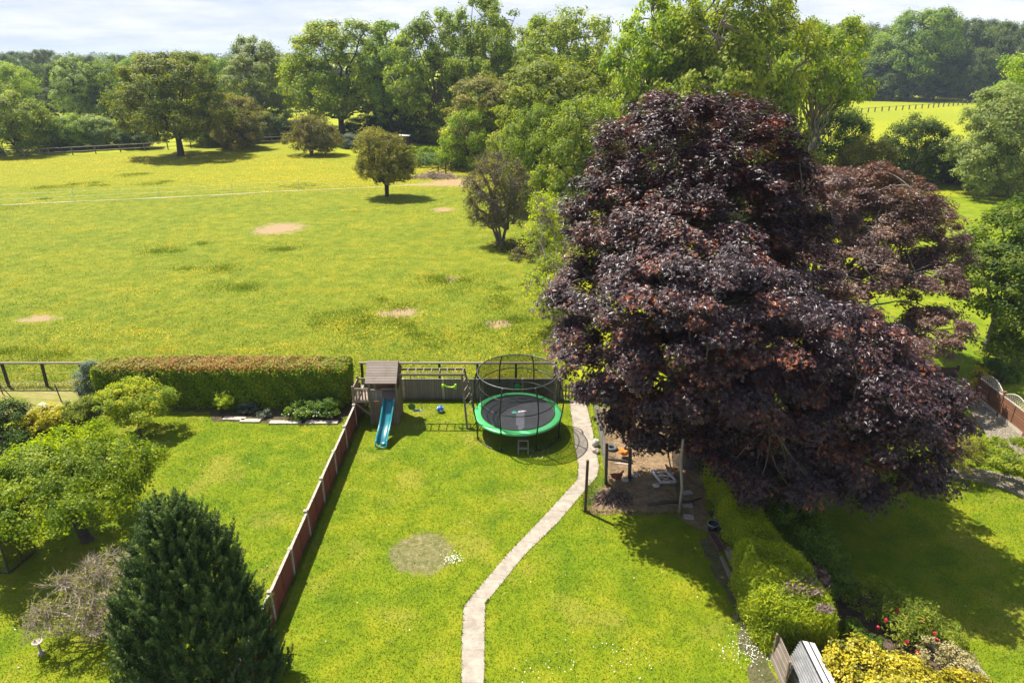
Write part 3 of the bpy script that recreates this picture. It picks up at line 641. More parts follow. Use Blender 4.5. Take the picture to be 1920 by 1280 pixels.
# ------------------------------------------------------------------ hedges and shrubs
def hedge(name, label, prof, mat, n, ls, topmat=None, cat='hedge', templ='quad', shag=.05, ang=0, group=None, loose=.5, out=.6, ccol=(.04, .06, .012)):
    """prof: list of (y, xl, xr, ztop) along the run; the surface is sampled with leaves"""
    prof = np.array(prof, float); y0 = prof[:, 0].mean(); x0 = prof[:, 1:3].mean()
    t = empty(name, (x0, y0, 0), label, cat, group)
    ys, xl, xr, zt = prof.T
    # areas: left side, right side, top, two ends
    Ly = ys[-1] - ys[0]; W = (xr - xl).mean(); Hh = zt.mean()
    ar = np.array([Ly * Hh, Ly * Hh, Ly * W * 1.3, W * Hh, W * Hh]); k = rng.choice(5, n, p=ar / ar.sum())
    yy = rng.uniform(ys[0], ys[-1], n); yy = np.where(k == 3, ys[0], np.where(k == 4, ys[-1], yy))
    l = np.interp(yy, ys, xl); r = np.interp(yy, ys, xr); z1 = np.interp(yy, ys, zt)
    u = rng.random(n); xx = np.where(k == 0, l, np.where(k == 1, r, l + (r - l) * u)); zz = np.where(k == 2, z1, .03 + (z1 - .03) * rng.random(n) ** .85)
    bat = .10 * (1 - zz / z1)                           # slight batter
    nrm = np.zeros((n, 3)); nrm[k == 0, 0] = -1; nrm[k == 1, 0] = 1; nrm[k == 2, 2] = 1; nrm[k == 3, 1] = -1; nrm[k == 4, 1] = 1
    # rounded corners
    ex = np.maximum(0, 1 - np.minimum(xx - l, r - xx) / .22); top = np.maximum(0, 1 - (z1 - zz) / .22); ey = np.maximum(0, 1 - np.minimum(yy - ys[0], ys[-1] - yy) / .22)
    zz = zz - np.where(k == 2, .10 * np.maximum(ex ** 2, ey ** 2), 0); s_ = np.sign((l + r) / 2 - xx)
    xx = xx + s_ * np.where((k != 2), .08 * top ** 2, 0) * (k < 2); 
    lump = .5 * np.sin(xx * 2.3 + 1) * np.sin(yy * 2.9) + .5 * np.sin(yy * 5.3 + zz * 4 + xx * 3.1)
    pos = np.stack([xx - x0, yy - y0, zz], 1) + nrm * (lump * shag * 1.3 + rng.normal(0, shag, n))[:, None] + rng.normal(0, shag * .5, (n, 3))
    nn = nrm * out + np.array([0, 0, .35]) + unit(n) * loose
    tint = np.clip(.5 + .18 * lump + rng.normal(0, .22, n), 0, 1); sz = ls * rng.uniform(.6, 1.4, n)
    al = None
    if templ == 'blade': al = nrm * .5 + unit(n) * .6 + np.array([0, 0, .6])
    if topmat is not None:
        redn = .5 + .5 * np.sin(yy * 1.1 + .6 * np.sin(xx * .9)); pr = np.clip((zz / z1 - .90) * 10, 0, 1) * (.25 + .6 * np.clip(1 - np.abs(yy - ys.mean()) / (Ly * .5), 0, 1) ** .6)
        rd = rng.random(n) < pr
        link('new_growth', leaves_mesh('new_growth', pos[rd], nn[rd], sz[rd], tint[rd], templ, None if al is None else al[rd]), topmat, t)
        pos, nn, sz, tint = pos[~rd], nn[~rd], sz[~rd], tint[~rd]; al = None if al is None else al[~rd]
    link('foliage', leaves_mesh('foliage', pos, nn, sz, tint, templ, al), mat, t)
    b = MB(); ins = .09
    V = []; 
    for a_, (yy_, l_, r_, z_) in enumerate(prof):
        q_ = yy_ - y0 + (ins if a_ == 0 else -ins if a_ == len(prof) - 1 else 0)
        V += [(l_ - x0 + ins, q_, 0), (l_ - x0 + ins, q_, z_ - ins), (r_ - x0 - ins, q_, z_ - ins), (r_ - x0 - ins, q_, 0)]
    F = [(0, 1, 2, 3), tuple(len(V) - 4 + j for j in (3, 2, 1, 0))]
    for a_ in range(len(prof) - 1):
        for j in range(3): F.append((a_ * 4 + j, a_ * 4 + 4 + j, a_ * 4 + 5 + j, a_ * 4 + 1 + j))
    b.add(V, F); b.build('branches', plain(name + '_core', ccol, .95, .1, var=.5, sc=12, bump=.5), t)
    return t
# beech hedge: runs along X, so it is built with y/x swapped
def hedge_x(name, label, prof, *a, **k):
    t = hedge(name, label, prof, *a, **k); y_, x_ = t.location[1], t.location[0]
    t.rotation_euler = (0, 0, R(-90)); t.location = (y_, -x_, 0); return t
# (rotating by -90 degrees sends local +y to +x and local +x to -y)
hedge_x('beech_hedge', 'long clipped beech hedge with rusty orange new growth along its top, behind the left lawn',
        [(-19.0, -29.2, -27.9, 1.95), (-16, -29.3, -27.85, 2.02), (-12, -29.3, -27.8, 2.03), (-7.55, -29.25, -27.85, 2.02)], M['beech'], 80000, .09, topmat=M['rust'], shag=.045)
hedge('cypress_hedge', 'clipped bright yellow-green cypress hedge block with brown dead patches above the low shed',
      [(13.75, 6.95, 8.5, 1.5), (14.3, 6.72, 8.45, 1.75), (15.3, 6.68, 8.3, 1.84), (16.3, 6.75, 8.05, 1.8)], M['cedar'], 62000, .10, templ='blade', shag=.06)
hedge('cypress_hedge', 'duller lower stretch of cypress hedge behind the bright block, beside the timber planks',
      [(16.45, 7.12, 8.1, 1.6), (18, 7.15, 7.95, 1.62), (20, 7.3, 8.0, 1.6), (22, 7.35, 8.05, 1.75)], M['cedar'], 48000, .10, templ='blade', shag=.08)
hedge('ivy_hedge', 'narrow shaded green hedge running back under the purple maple', [(22.3, 7.4, 8.1, 1.9), (25, 7.4, 8.2, 2.2), (28.6, 7.3, 8.2, 2.2)], M['privet'], 26000, .085, shag=.10)
hgt = [o for o in bpy.data.objects if o.name == 'cypress_hedge'][0]
for a_, b_, rx_, ry_, n_ in ((1498, 1092, .42, .30, 1500), (1530, 1108, .16, .12, 260), (1545, 1140, .2, .12, 300), (1478, 1040, .25, .2, 300)):
    q_ = P(a_, b_, 1.84); d = rng.normal(0, .5, (n_, 3)) * [rx_, ry_, .05]; al = unit(n_) * .7 + [0, 0, .5]
    o = link('dead_patch', leaves_mesh('dead_patch', d, unit(n_) + [0, 0, .6], np.full(n_, .12), rng.random(n_), 'blade', al), M.get('deadp') or M.setdefault('deadp', leaf_mat('dead_sprays', [(0, (.12, .075, .06)), (1, (.34, .24, .19))], (1, 1, 1), .15)), hgt); tag(o, kind='stuff')
    o.location = (q_[0] - hgt.location.x, q_[1] - hgt.location.y, 1.84)
def shrub(name, label, loc, lobes, mat, ncl, per, cr, ls, cat='shrub', stemr=.035, sk={}, lf={}, cc={}, group=None, stemmat=None):
    loc = np.array(loc, float); L = np.array(lobes, float).copy(); L[:, :3] -= loc
    t = empty(name, tuple(loc), label, cat, group); cl = clump_centres(L, ncl, **{**dict(fill=.2, under=.3), **cc})
    cl[:, 2] = np.maximum(cl[:, 2], .08)
    k = dict(nprim=10, nsec=min(90, ncl), wob=.2, stems=3, tipr=.006); k.update(sk)
    h = float(L[:, 2].mean()) * .55
    link('stems', skeleton(cl, (0, 0, -.03), (0, 0, max(.15, h)), stemr, **k), stemmat or M['bark_d'], t)
    link('foliage', leaves_from(cl, per, cr, ls, **{**dict(up=.5, outw=.5, rnd=.5), **lf}), mat, t)
    return t
def lob(*rows): return [(*A(a, b, Y), rx, ry, rz) for a, b, Y, rx, ry, rz in rows]
shrub('dark_shrub', 'big rounded dark green shrub on the lawn side of the cypress hedge', (9.0, 17.4, 0), [(9.0, 17.9, 1.0, .95, 1.0, .9), (9.3, 16.8, .9, .85, .9, .8), (9.0, 19.0, 1.0, .9, 1.0, .9), (9.5, 15.9, .6, .55, .6, .5)], M['privet'], 300, 90, .24, .075)
shrub('red_leaved_shrub', 'small dull-red leaved shrub at the foot of the big dark green shrub', (8.9, 15.6, 0), [(8.95, 15.7, .75, .3, .4, .45)], M['copper'], 40, 70, .14, .07)
shrub('variegated_shrub', 'wide golden variegated shrub at the bottom edge of the photo', (9.6, 12.0, 0), [(8.6, 12.6, .75, .8, .75, .75), (9.5, 12.2, .7, .9, .8, .7), (10.3, 12.1, .55, .8, .7, .5), (11.2, 12.3, .45, .7, .5, .4), (9.0, 11.4, .8, .9, .8, .8)], M['varieg'], 420, 90, .2, .075, lf=dict(up=.6, rnd=.5, flat=.8))
shrub('rhododendron', 'rhododendron bush with scattered crimson flower heads in the border', (11.0, 14.9, 0), [(10.6, 15.3, .55, .8, .7, .5), (11.3, 14.7, .5, .7, .6, .5), (11.9, 14.3, .35, .5, .5, .35), (10.9, 14.4, .4, .6, .5, .4)], M['olive'], 180, 45, .22, .11, lf=dict(templ='blade', flat=.7))
rh = bpy.data.objects['rhododendron']
mred = plain('crimson_petals', (.55, .02, .05), .5, .4, var=.5, sc=30)
for a_, b_ in ((1683, 1146), (1697, 1158), (1646, 1175), (1752, 1187), (1757, 1199), (1720, 1222), (1700, 1203), (1729, 1163), (1661, 1162)):
    zc = .78; q_ = P(a_, b_, zc); d = unit(26)
    pos = d * .05 * rng.uniform(.4, 1, (26, 1)); me = leaves_mesh('flower_head', pos, d + unit(26) * .3, np.full(26, .075), rng.random(26))
    o = link('flower', me, mred, rh); o.location = (q_[0] - rh.location.x, q_[1] - rh.location.y, zc)
shrub('pink_shrub', 'low shrub with pinkish cream leaves between the rhododendron and the variegated shrub', (11.5, 13.6, 0), [(11.3, 13.6, .35, .5, .4, .3), (11.8, 13.3, .3, .4, .4, .3)], leaf_mat('pinkish', [(0, (.2, .17, .06)), (1, (.5, .4, .22))], G, .3), 50, 60, .16, .06)
shrub('leafy_plant', 'low bright green leafy plant in the dark soil beside the cypress hedge', (9.4, 14.2, 0), [(9.3, 14.3, .3, .4, .5, .3), (9.8, 13.8, .25, .4, .3, .25)], M['privet'], 50, 60, .15, .07)
# left side planting
shrub('golden_shrub', 'bright golden-yellow leaved shrub left of the small yellow-green tree', P(80, 818), lob((85, 783, 26.0, .75, .7, .55), (55, 800, 25.6, .6, .6, .5), (110, 790, 26.2, .45, .5, .4)), M['gold'], 120, 80, .2, .07)
shrub('green_shrub', 'loose mid-green shrub between the golden shrub and the beech hedge', P(140, 800), lob((140, 775, 26.6, .65, .7, .55), (165, 765, 27.2, .5, .6, .6)), M['olive'], 110, 80, .2, .06)
shrub('laurel_shrub', 'dark glossy shrub at the left edge beside the golden shrub', P(5, 850), lob((10, 790, 25.4, .9, .9, .95), (-30, 800, 25, 1, 1, 1), (30, 830, 24.6, .6, .7, .6)), M['dark'], 170, 90, .26, .09)
shrub('silvery_shrub', 'upright silvery-green shrub against the left end of the beech hedge', P(160, 765), lob((158, 712, 28.3, .4, .5, .8), (165, 745, 28, .45, .5, .6), (172, 690, 28.8, .35, .4, .35)), M['silver'], 110, 70, .2, .06)
shrub('yellow_spiky_plant', 'small yellow-green spiky plant in the border below the beech hedge', P(415, 773), lob((412, 757, 27.3, .35, .3, .3), (425, 752, 27.4, .25, .25, .3)), M['acer'], 50, 60, .12, .08, lf=dict(templ='blade', shoots=.15))
shrub('hydrangea', 'spreading green plant with pale flower heads at the right end of the border', P(590, 785), lob((570, 768, 27.1, .75, .6, .35), (615, 765, 27.2, .55, .6, .4), (590, 755, 27.6, .7, .4, .4)), M['privet'], 120, 75, .18, .085)
shrub('pale_border_plant', 'small grey-green border plant with whitish flowers left of the hydrangea', P(497, 783), lob((497, 775, 27.1, .3, .3, .2)), M['silver'], 30, 60, .12, .05)
shrub('grey_border_plant', 'low grey-green plant just right of the yellow spiky plant', P(458, 780), lob((465, 765, 27.5, .45, .3, .25)), M['silver'], 34, 60, .12, .05)
# white flower dots on the hydrangea
hy = bpy.data.objects['hydrangea']
d = rng.normal(0, 1, (130, 3)) * [.42, .22, .05] + [-.25, -.05, .42]; tag(link('flowers', leaves_mesh('flowers', d, np.tile([0, -.4, 1.0], (130, 1)) + unit(130) * .3, np.full(130, .07), rng.random(130)), leaf_mat('cream_petals', [(0, (.4, .5, .2)), (1, (.7, .72, .5))], (1, 1, 1), .2), hy), kind='stuff')
# right side planting
shrub('grey_green_shrub', 'broad grey-green shrub beside the gravel border', P(1800, 878), lob((1790, 850, 22.3, .8, .7, .55), (1815, 840, 22.8, .6, .6, .5)), M['haw'], 120, 90, .2, .05)
shrub('lime_plant', 'lime-green leafy ground plant at the right edge above the gravel border', P(1880, 880), lob((1860, 862, 22.2, .8, .6, .35), (1905, 870, 21.8, .8, .7, .35), (1890, 840, 23.2, .9, .6, .35), (1950, 880, 21.6, .8, .8, .4)), M['ash_bright'], 170, 75, .18, .07)
shrub('yellow_flowered_shrub', 'dark shrub with yellow-tipped branches behind the lattice fence', P(1865, 735), lob((1865, 700, 31.0, .8, .8, .7), (1890, 705, 31, .6, .6, .6)), M['dark'], 110, 80, .24, .07)
shrub('forsythia', 'bright yellow shrub at the corner of the lattice fence', P(1833, 735), lob((1836, 703, 30.6, .35, .35, .5), (1826, 722, 30.2, .3, .3, .4), (1850, 708, 30.6, .3, .3, .4)), M['gold'], 60, 60, .15, .06)

# ------------------------------------------------------------------ timber things
M['maroon'] = wood('maroon_boards', (.20, .045, .03), (.30, .085, .055), axis=2, board=.15, baxis=1)
M['conc'] = plain('concrete', (.42, .36, .29), .85, .2, var=.3, sc=9, bump=.3, dirt=(.2, .19, .13))
M['greyw'] = wood('weathered_boards', (.16, .135, .115), (.30, .265, .23), axis=2, board=.11, baxis=0)
M['greyrail'] = wood('weathered_rail', (.22, .17, .13), (.40, .34, .28), axis=0, gap=False)
M['darkpost'] = plain('dark_post', (.055, .038, .03), .8, .3, var=.4, sc=10)
M['frame'] = wood('frame_timber', (.20, .15, .095), (.36, .29, .20), axis=0, gap=False)
M['framez'] = wood('frame_timber_upright', (.17, .125, .08), (.31, .24, .16), axis=2, gap=False)
M['cladd'] = wood('tower_cladding', (.15, .10, .065), (.27, .19, .125), axis=2, board=.1, baxis=0)
M['roofw'] = wood('roof_boards', (.24, .19, .15), (.42, .35, .29), axis=0, board=.095, baxis=1)
# maroon fence
fa, fb = P(686, 762), P(515, 1132)
y0f, y1f = 28.1, 7.6
fence = empty('panel_fence', (FX, y1f, 0), 'maroon-stained board fence with pale concrete posts between the two lawns', 'fence')
ny = int(round((y0f - y1f) / 1.83)); st = (y0f - y1f) / ny
pan = None; pst = None
for i in range(ny + 1):
    if pst is None:
        b = MB(); b.box((-.05, -.05, 0), (.05, .05, 1.06)); b.box((-.065, -.065, 1.06), (.065, .065, 1.085)); b.add([(-.065, -.065, 1.085), (.065, -.065, 1.085), (.065, .065, 1.085), (-.065, .065, 1.085), (0, 0, 1.115)], [(0, 1, 4), (1, 2, 4), (2, 3, 4), (3, 0, 4)])
        pst = b.build('post', M['conc'], fence); o = pst
    else: o = pst.copy(); COL.objects.link(o)
    o.location = (.0, i * st, -.02 + .02 * math.sin(i * 2.1)); o.rotation_euler = (R(rng.normal(0, .6)), R(rng.normal(0, .8)), 0)
    if i == ny: break
    if pan is None:
        b = MB(); b.box((-.02, .06, .13), (.02, st - .06, .97)); b.box((-.026, .052, 0), (.026, st - .052, .128)); b.box((-.035, .06, .972), (.035, st - .06, 1.0))
        b.box((-.045, .07, .2), (-.021, st - .07, .26)); b.box((-.045, .07, .8), (-.021, st - .07, .86)); b.box((.021, st / 2 - .02, .135), (.033, st / 2 + .02, .965))
        pan = b.build('panel', M['maroon'], fence); o = pan
        g = MB(); g.box((-.04, .06, 1.001), (.04, st - .06, 1.022)); cp = g.build('capping', M['conc'], pan)
    else:
        o = pan.copy(); COL.objects.link(o); c_ = cp.copy(); COL.objects.link(c_); c_.parent = o
    o.location = (0, i * st, .02 * math.sin(i * 2.1)); o.rotation_euler = (0, R(rng.normal(0, .5)), 0)
# low grey boarded fence at the back of the middle garden
bx0, bx1, by = -6.95, 2.35, 28.75
bf = empty('board_fence', (bx0, by, 0), 'low weathered grey board fence behind the climbing frame and trampoline', 'fence')
nb = 5; sb = (bx1 - bx0) / nb
for i in range(nb):
    b = MB(); b.box((.05, -.018, .0), (sb - .05, .018, 1.06)); b.box((.05, -.03, 1.062), (sb - .05, .03, 1.085))
    for zz in (.25, .8): b.box((.05, .019, zz), (sb - .05, .06, zz + .08))
    b.build('panel', M['greyw'], bf, (i * sb, 0, rng.normal(0, .01)))
for i in range(nb + 1):
    b = MB(); b.box((-.048, -.05, 0), (.048, .05, 1.1)); b.build('post', M['conc'], bf, (i * sb, 0, 0))
# post and rail fence at the edge of the paddock
def rail_fence(name, label, x0, x1, y, step, h, z2=None):
    r = empty(name, (x0, y, 0), label, 'fence', )
    n_ = int((x1 - x0) / step); pt = None
    for i in range(n_ + 1):
        if pt is None:
            b = MB(); b.box((-.055, -.05, -.1), (.055, .05, h - .06)); pt = b.build('post', M['darkpost'], r); o = pt
        else: o = pt.copy(); COL.objects.link(o)
        o.location = (i * step + rng.normal(0, .02), 0, 0); o.rotation_euler = (R(rng.normal(0, 1)), R(rng.normal(0, 1)), 0)
    b = MB(); b.box((-.1, -.055, h - .055), (n_ * step + .1, .055, h + .015)); b.build('rail', M['greyrail'], r)
    if z2:
        for z_ in z2:
            b = MB(); b.tube([(-.1, -.06, z_), (n_ * step / 2, -.06, z_ - .03), (n_ * step + .1, -.06, z_)], .008, 4); b.build('wire', plain('wire', (.15, .12, .1), .5, .5, .6), r)
    return r
rail_fence('rail_fence', 'dark post and rail fence at the paddock edge behind the trampoline', -7.3, 3.9, 30.1, 1.87, 1.3)
rail_fence('rail_fence', 'dark post and rail fence left of the beech hedge', -32.2, -18.8, 30.1, 1.87, 1.3, (.35, .75))
# small side gate between hedge and climbing frame
g = empty('picket_gate', (-7.35, 28.5, 0), 'short grey picket section between the beech hedge and the climbing frame', 'gate')
for i in range(4):
    b = MB(); b.box((-.04, -.012, .08), (.04, .012, 1.0)); b.build('picket', M['greyw'], g, (-.22 + i * .16, 0, 0))
b = MB(); b.box((-.3, .013, .25), (.34, .04, .32)); b.build('rail', M['greyrail'], g); b = MB(); b.box((-.3, .013, .82), (.34, .04, .90)); b.build('rail', M['greyrail'], g)
g2 = empty('picket_gate', (2.95, 28.7, 0), 'pale grey wooden gate at the far end of the slab path', 'gate')
for i in range(6):
    b = MB(); b.box((-.035, -.012, .06), (.035, .012, .85)); b.build('picket', M['greyw'], g2, (-.42 + i * .15, 0, 0))
b = MB(); b.box((-.5, .013, .18), (.42, .04, .25)); b.build('rail', M['greyrail'], g2); b = MB(); b.box((-.5, .013, .68), (.42, .04, .75)); b.build('rail', M['greyrail'], g2)
# wire stock fence remains on the left
wf = empty('wire_fence', (-19.5, 28.1, 0), 'low sagging wire fence with dark iron stakes at the left edge', 'fence')
for a_, b_, lean in ((115, 752, .1), (5, 738, .05), (158, 765, .1)):
    q_ = P(a_, b_); b = MB(); b.tube([(0, 0, 0), (-lean, .02, .9)], .025, 6); b.build('stake', M['darkpost'], wf, (q_[0] + 19.5, q_[1] - 28.1, 0))
q_ = P(28, 752); b = MB(); b.tube([(0, 0, 0), (-.9, .3, 1.05)], .02, 6); b.build('brace', M['darkpost'], wf, (q_[0] + 19.5, q_[1] - 28.1, 0))
b = MB(); a1, a2, a3 = P(-60, 735), P(115, 750), P(160, 768)
for z_ in (.3, .6): b.tube([(a1[0] + 19.5, a1[1] - 28.1, z_), (a2[0] + 19.5, a2[1] - 28.1, z_ - .03), (a3[0] + 19.5, a3[1] - 28.1, z_)], .007, 4)
b.build('wire', plain('rusty_wire', (.12, .08, .06), .6), wf)
b = MB(); b.box((-.45, -.12, 0), (.45, .12, .05)); o = b.build('white_plank', plain('white_paint', (.72, .70, .68), .6), None, P(88, 762)); o.rotation_euler = (0, R(3), R(-25)); tag(o, 'short white plank lying on the scrubby ground by the wire fence', 'plank')

# ------------------------------------------------------------------ climbing frame
cf = empty('climbing_frame', (-5.6, 26.4, 0), 'wooden climbing frame with board roof, side deck, monkey bars and a teal slide', 'climbing frame')
def cfp(b, name, mat): return b.build(name, mat, cf, (5.6, -26.4, 0))
for a_, b_, h_ in ((-6.17, 26.4, 2.15), (-5.0, 26.4, 2.3), (-6.17, 27.5, 2.15), (-5.0, 27.5, 2.3)):
    b = MB(); b.box((a_ - .045, b_ - .045, 0), (a_ + .045, b_ + .045, h_)); cfp(b, 'post', M['framez'])
b = MB(); b.box((-6.12, 26.37, .02), (-5.05, 26.40, 1.15)); cfp(b, 'wall', M['cladd']); b = MB(); b.box((-6.12, 27.5, .02), (-5.05, 27.53, 1.15)); cfp(b, 'wall', M['cladd'])
b = MB(); b.box((-5.0, 26.45, .02), (-4.97, 27.46, 1.55)); sc_ = wood('side_cladding', (.16, .12, .07), (.29, .22, .14), axis=2, board=.1, baxis=1); cfp(b, 'side_wall', sc_); b = MB(); b.box((-6.2, 26.45, .02), (-6.17, 27.46, 1.12)); cfp(b, 'side_wall', sc_)
b = MB(); b.box((-6.12, 27.46, 1.25), (-5.05, 27.49, 2.25)); cfp(b, 'back_wall', wood('back_cladding', (.14, .075, .05), (.24, .14, .09), axis=0, board=.12, baxis=2))
b = MB(); b.box((-6.9, 26.42, 1.16), (-5.02, 27.44, 1.2)); cfp(b, 'deck', wood('deck_boards', (.25, .18, .14), (.42, .33, .27), axis=0, board=.1, baxis=1))
b = MB()
for k in range(8): b.box((-6.17 + k * .066, 26.33, 1.22), (-6.11 + k * .066, 26.35, 1.72))
b.box((-6.17, 26.352, 1.3), (-5.65, 26.37, 1.36)); b.box((-6.17, 26.352, 1.6), (-5.65, 26.37, 1.66)); cfp(b, 'front_panel', M['greyw'])
# side deck rail with pickets
b = MB(); b.beam((-6.9, 26.42, 1.72), (-6.17, 26.42, 1.72), .05, .07); b.beam((-6.9, 26.42, 1.72), (-6.9, 27.44, 1.72), .05, .07); b.beam((-6.9, 27.44, 1.72), (-6.2, 27.44, 1.72), .05, .07)
b.beam((-6.95, 26.40, 1.13), (-6.17, 26.40, 1.13), .05, .1); b.beam((-6.95, 27.46, 1.13), (-6.17, 27.46, 1.13), .05, .1)
cfp(b, 'hand_rail', M['frame'])
for a_, b_ in ((-6.9, 26.42), (-6.9, 27.44)):
    b = MB(); b.box((a_ - .04, b_ - .04, 1.0), (a_ + .04, b_ + .04, 1.85)); cfp(b, 'rail_post', M['framez'])
for k in range(5):
    b = MB(); b.box((-6.78 + k * .13, 26.40, 1.2), (-6.72 + k * .13, 26.42, 1.69)); cfp(b, 'baluster', M['framez'])
for k in range(6):
    b = MB(); b.box((-6.915, 26.55 + k * .15, 1.2), (-6.89, 26.61 + k * .15, 1.69)); cfp(b, 'baluster', M['framez'])
b = MB(); b.beam((-6.88, 26.44, 1.08), (-6.2, 26.44, .45), .06, .08); cfp(b, 'brace', M['frame']); b = MB(); b.beam((-6.88, 27.44, 1.08), (-6.2, 27.44, .45), .06, .08); cfp(b, 'brace', M['frame'])
# roof
b = MB(); th = .03; xr0, xr1 = -6.28, -4.93
b.add([(xr0, 26.15, 2.13), (xr1, 26.15, 2.13), (xr1, 26.97, 2.82), (xr0, 26.97, 2.82), (xr0, 26.15, 2.13 - th), (xr1, 26.15, 2.13 - th), (xr1, 26.97, 2.82 - th), (xr0, 26.97, 2.82 - th)],
      [(0, 1, 2, 3), (7, 6, 5, 4), (0, 4, 5, 1), (1, 5, 6, 2), (3, 2, 6, 7), (0, 3, 7, 4)])
b.add([(xr0, 27.8, 2.13), (xr1, 27.8, 2.13), (xr1, 26.98, 2.82), (xr0, 26.98, 2.82), (xr0, 27.8, 2.13 - th), (xr1, 27.8, 2.13 - th), (xr1, 26.98, 2.82 - th), (xr0, 26.98, 2.82 - th)],
      [(3, 2, 1, 0), (4, 5, 6, 7), (1, 5, 4, 0), (2, 6, 5, 1), (7, 6, 2, 3), (4, 7, 3, 0)])
rf = cfp(b, 'roof', M['roofw'])
b = MB(); b.add([(-4.975, 26.25, 2.13), (-4.975, 27.7, 2.13), (-4.975, 26.975, 2.75), (-5.0, 26.25, 2.13), (-5.0, 27.7, 2.13), (-5.0, 26.975, 2.75)], [(0, 1, 2), (5, 4, 3), (0, 3, 4, 1)]); cfp(b, 'gable', M['cladd'])
b = MB(); b.add([(-6.20, 26.25, 2.13), (-6.20, 27.7, 2.13), (-6.20, 26.975, 2.75), (-6.175, 26.25, 2.13), (-6.175, 27.7, 2.13), (-6.175, 26.975, 2.75)], [(2, 1, 0), (3, 4, 5), (1, 4, 3, 0)]); cfp(b, 'gable', M['cladd'])
# porch boards above the slide
b = MB(); b.box((-5.62, 26.1, 1.17), (-5.06, 26.41, 1.2)); cfp(b, 'slide_platform', M['roofw'])
b = MB(); b.beam((-5.63, 26.1, 1.2), (-5.63, 26.42, 1.72), .04, .05); b.beam((-5.66, 26.40, 1.74), (-5.2, 26.40, 1.74), .04, .05); cfp(b, 'slide_rail', M['frame'])
# slide
sldm = plain('teal_plastic', (.01, .16, .19), .28, .5, var=.15, sc=3, dirt=(.06, .22, .22))
b = MB(); path = []
for k in range(22):
    t_ = k / 21; y_ = 26.2 - t_ * 1.75; z_ = 1.2 * (1 - t_) ** 1.0 * (1 - .12 * math.sin(t_ * math.pi)) + .10 + .05 * math.sin(t_ * 9) * t_ * (1 - t_) * 2
    if t_ > .85: z_ = max(z_, .14)
    path.append((-5.28 - .13 * t_, y_, z_))
prof = [(-.24, .15), (-.21, .17), (-.18, .14), (-.16, .03), (-.08, 0), (.08, 0), (.16, .03), (.18, .14), (.21, .17), (.24, .15)]
V = []; F = []
for (x_, y_, z_) in path:
    for u, v in prof: V.append((x_ + u, y_ - v * .35, z_ + v))
m_ = len(prof)
for i in range(len(path) - 1):
    for j in range(m_ - 1): F.append((i * m_ + j, (i + 1) * m_ + j, (i + 1) * m_ + j + 1, i * m_ + j + 1))
b.add(V, F, True); sld = cfp(b, 'slide', sldm)
md = sld.modifiers.new('s', 'SOLIDIFY'); md.thickness = .018
b = MB(); b.tube([(x_ - .235, y_ - .05, z_ + .155) for x_, y_, z_ in path], .024, 6); b.tube([(x_ + .235, y_ - .05, z_ + .155) for x_, y_, z_ in path], .024, 6)
x_, y_, z_ = path[-1]; b.tube([(x_ - .235, y_ - .05, z_ + .155), (x_ - .22, y_ - .09, .1), (x_, y_ - .12, .07), (x_ + .22, y_ - .09, .1), (x_ + .235, y_ - .05, z_ + .155)], .035, 6)
o = b.build('slide_rim', plain('teal_rim', (.02, .26, .27), .3, .5, var=.1), sld); 
# monkey bars
for y_ in (26.65, 27.22):
    b = MB(); b.beam((-4.98, y_, 2.3), (-2.05, y_, 2.3), .05, .10); cfp(b, 'monkey_bar_rail', M['frame'])
for k in range(8):
    x_ = -4.55 + k * .345; b = MB(); b.tube([(x_, 26.63, 2.335), (x_, 27.24, 2.335)], .022, 8); cfp(b, 'rung', M['greyrail'])
b = MB(); b.beam((-2.17, 26.65, 2.3), (-1.95, 25.95, 0), .08, .06); cfp(b, 'leg', M['framez'])
b = MB(); b.beam((-2.10, 27.22, 2.3), (-1.62, 26.9, 0), .08, .06); cfp(b, 'leg', M['framez'])
b = MB()
for k in range(1, 6):
    t_ = k / 6.4; b.beam((-2.17 + .22 * t_, 26.65 - .70 * t_, 2.3 - 2.3 * t_), (-2.10 + .48 * t_, 27.22 - .32 * t_, 2.3 - 2.3 * t_), .03, .035)
cfp(b, 'ladder_rung', M['frame'])
b = MB()
for k in range(6):
    t_ = .12 + k * .13; b.box((-2.06 + .48 * t_, 27.13 - .32 * t_, 2.3 - 2.3 * t_), (-2.02 + .48 * t_, 27.17 - .32 * t_, 2.38 - 2.3 * t_))
cfp(b, 'hold', plain('white_hold', (.7, .68, .6), .5))
# swings: each hangs, so each is a thing of its own
mrope = plain('rope', (.12, .13, .10), .8); 
def rope(b, x0, y0, z0, x1, y1, z1): b.tube([(x0, y0, z0), (x1, y1, z1)], .009, 5)
sw = empty('swing_seat', (-4.2, 26.93, .4), 'blue swing seat hanging on ropes beside the climbing tower', 'swing')
b = MB(); b.box((-.2, -.08, -.015), (.2, .08, .015)); b.build('seat', plain('blue_grey_plastic', (.10, .20, .28), .4), sw)
b = MB(); rope(b, -.19, 0, 0, -.19, -.25, 1.85); rope(b, .19, 0, 0, .19, .27, 1.85); b.build('rope', mrope, sw)
sw = empty('disc_swing', (-4.5, 27.15, .48), 'round green button swing hanging just left of the blue swing seat', 'swing')
b = MB(); b.lathe((0, 0, 0), [(0, -.02), (.15, -.02), (.17, 0), (.15, .025), (0, .03)], 20); o = b.build('disc', plain('green_plastic', (.10, .24, .02), .4), sw); o.rotation_euler = (R(35), R(20), 0)
b = MB(); rope(b, 0, 0, 0, 0, .07, 1.8); b.build('rope', mrope, sw)
sw = empty('trapeze', (-2.75, 26.65, 1.72), 'lime green trapeze bar with flared ends hanging from the monkey bars', 'swing')
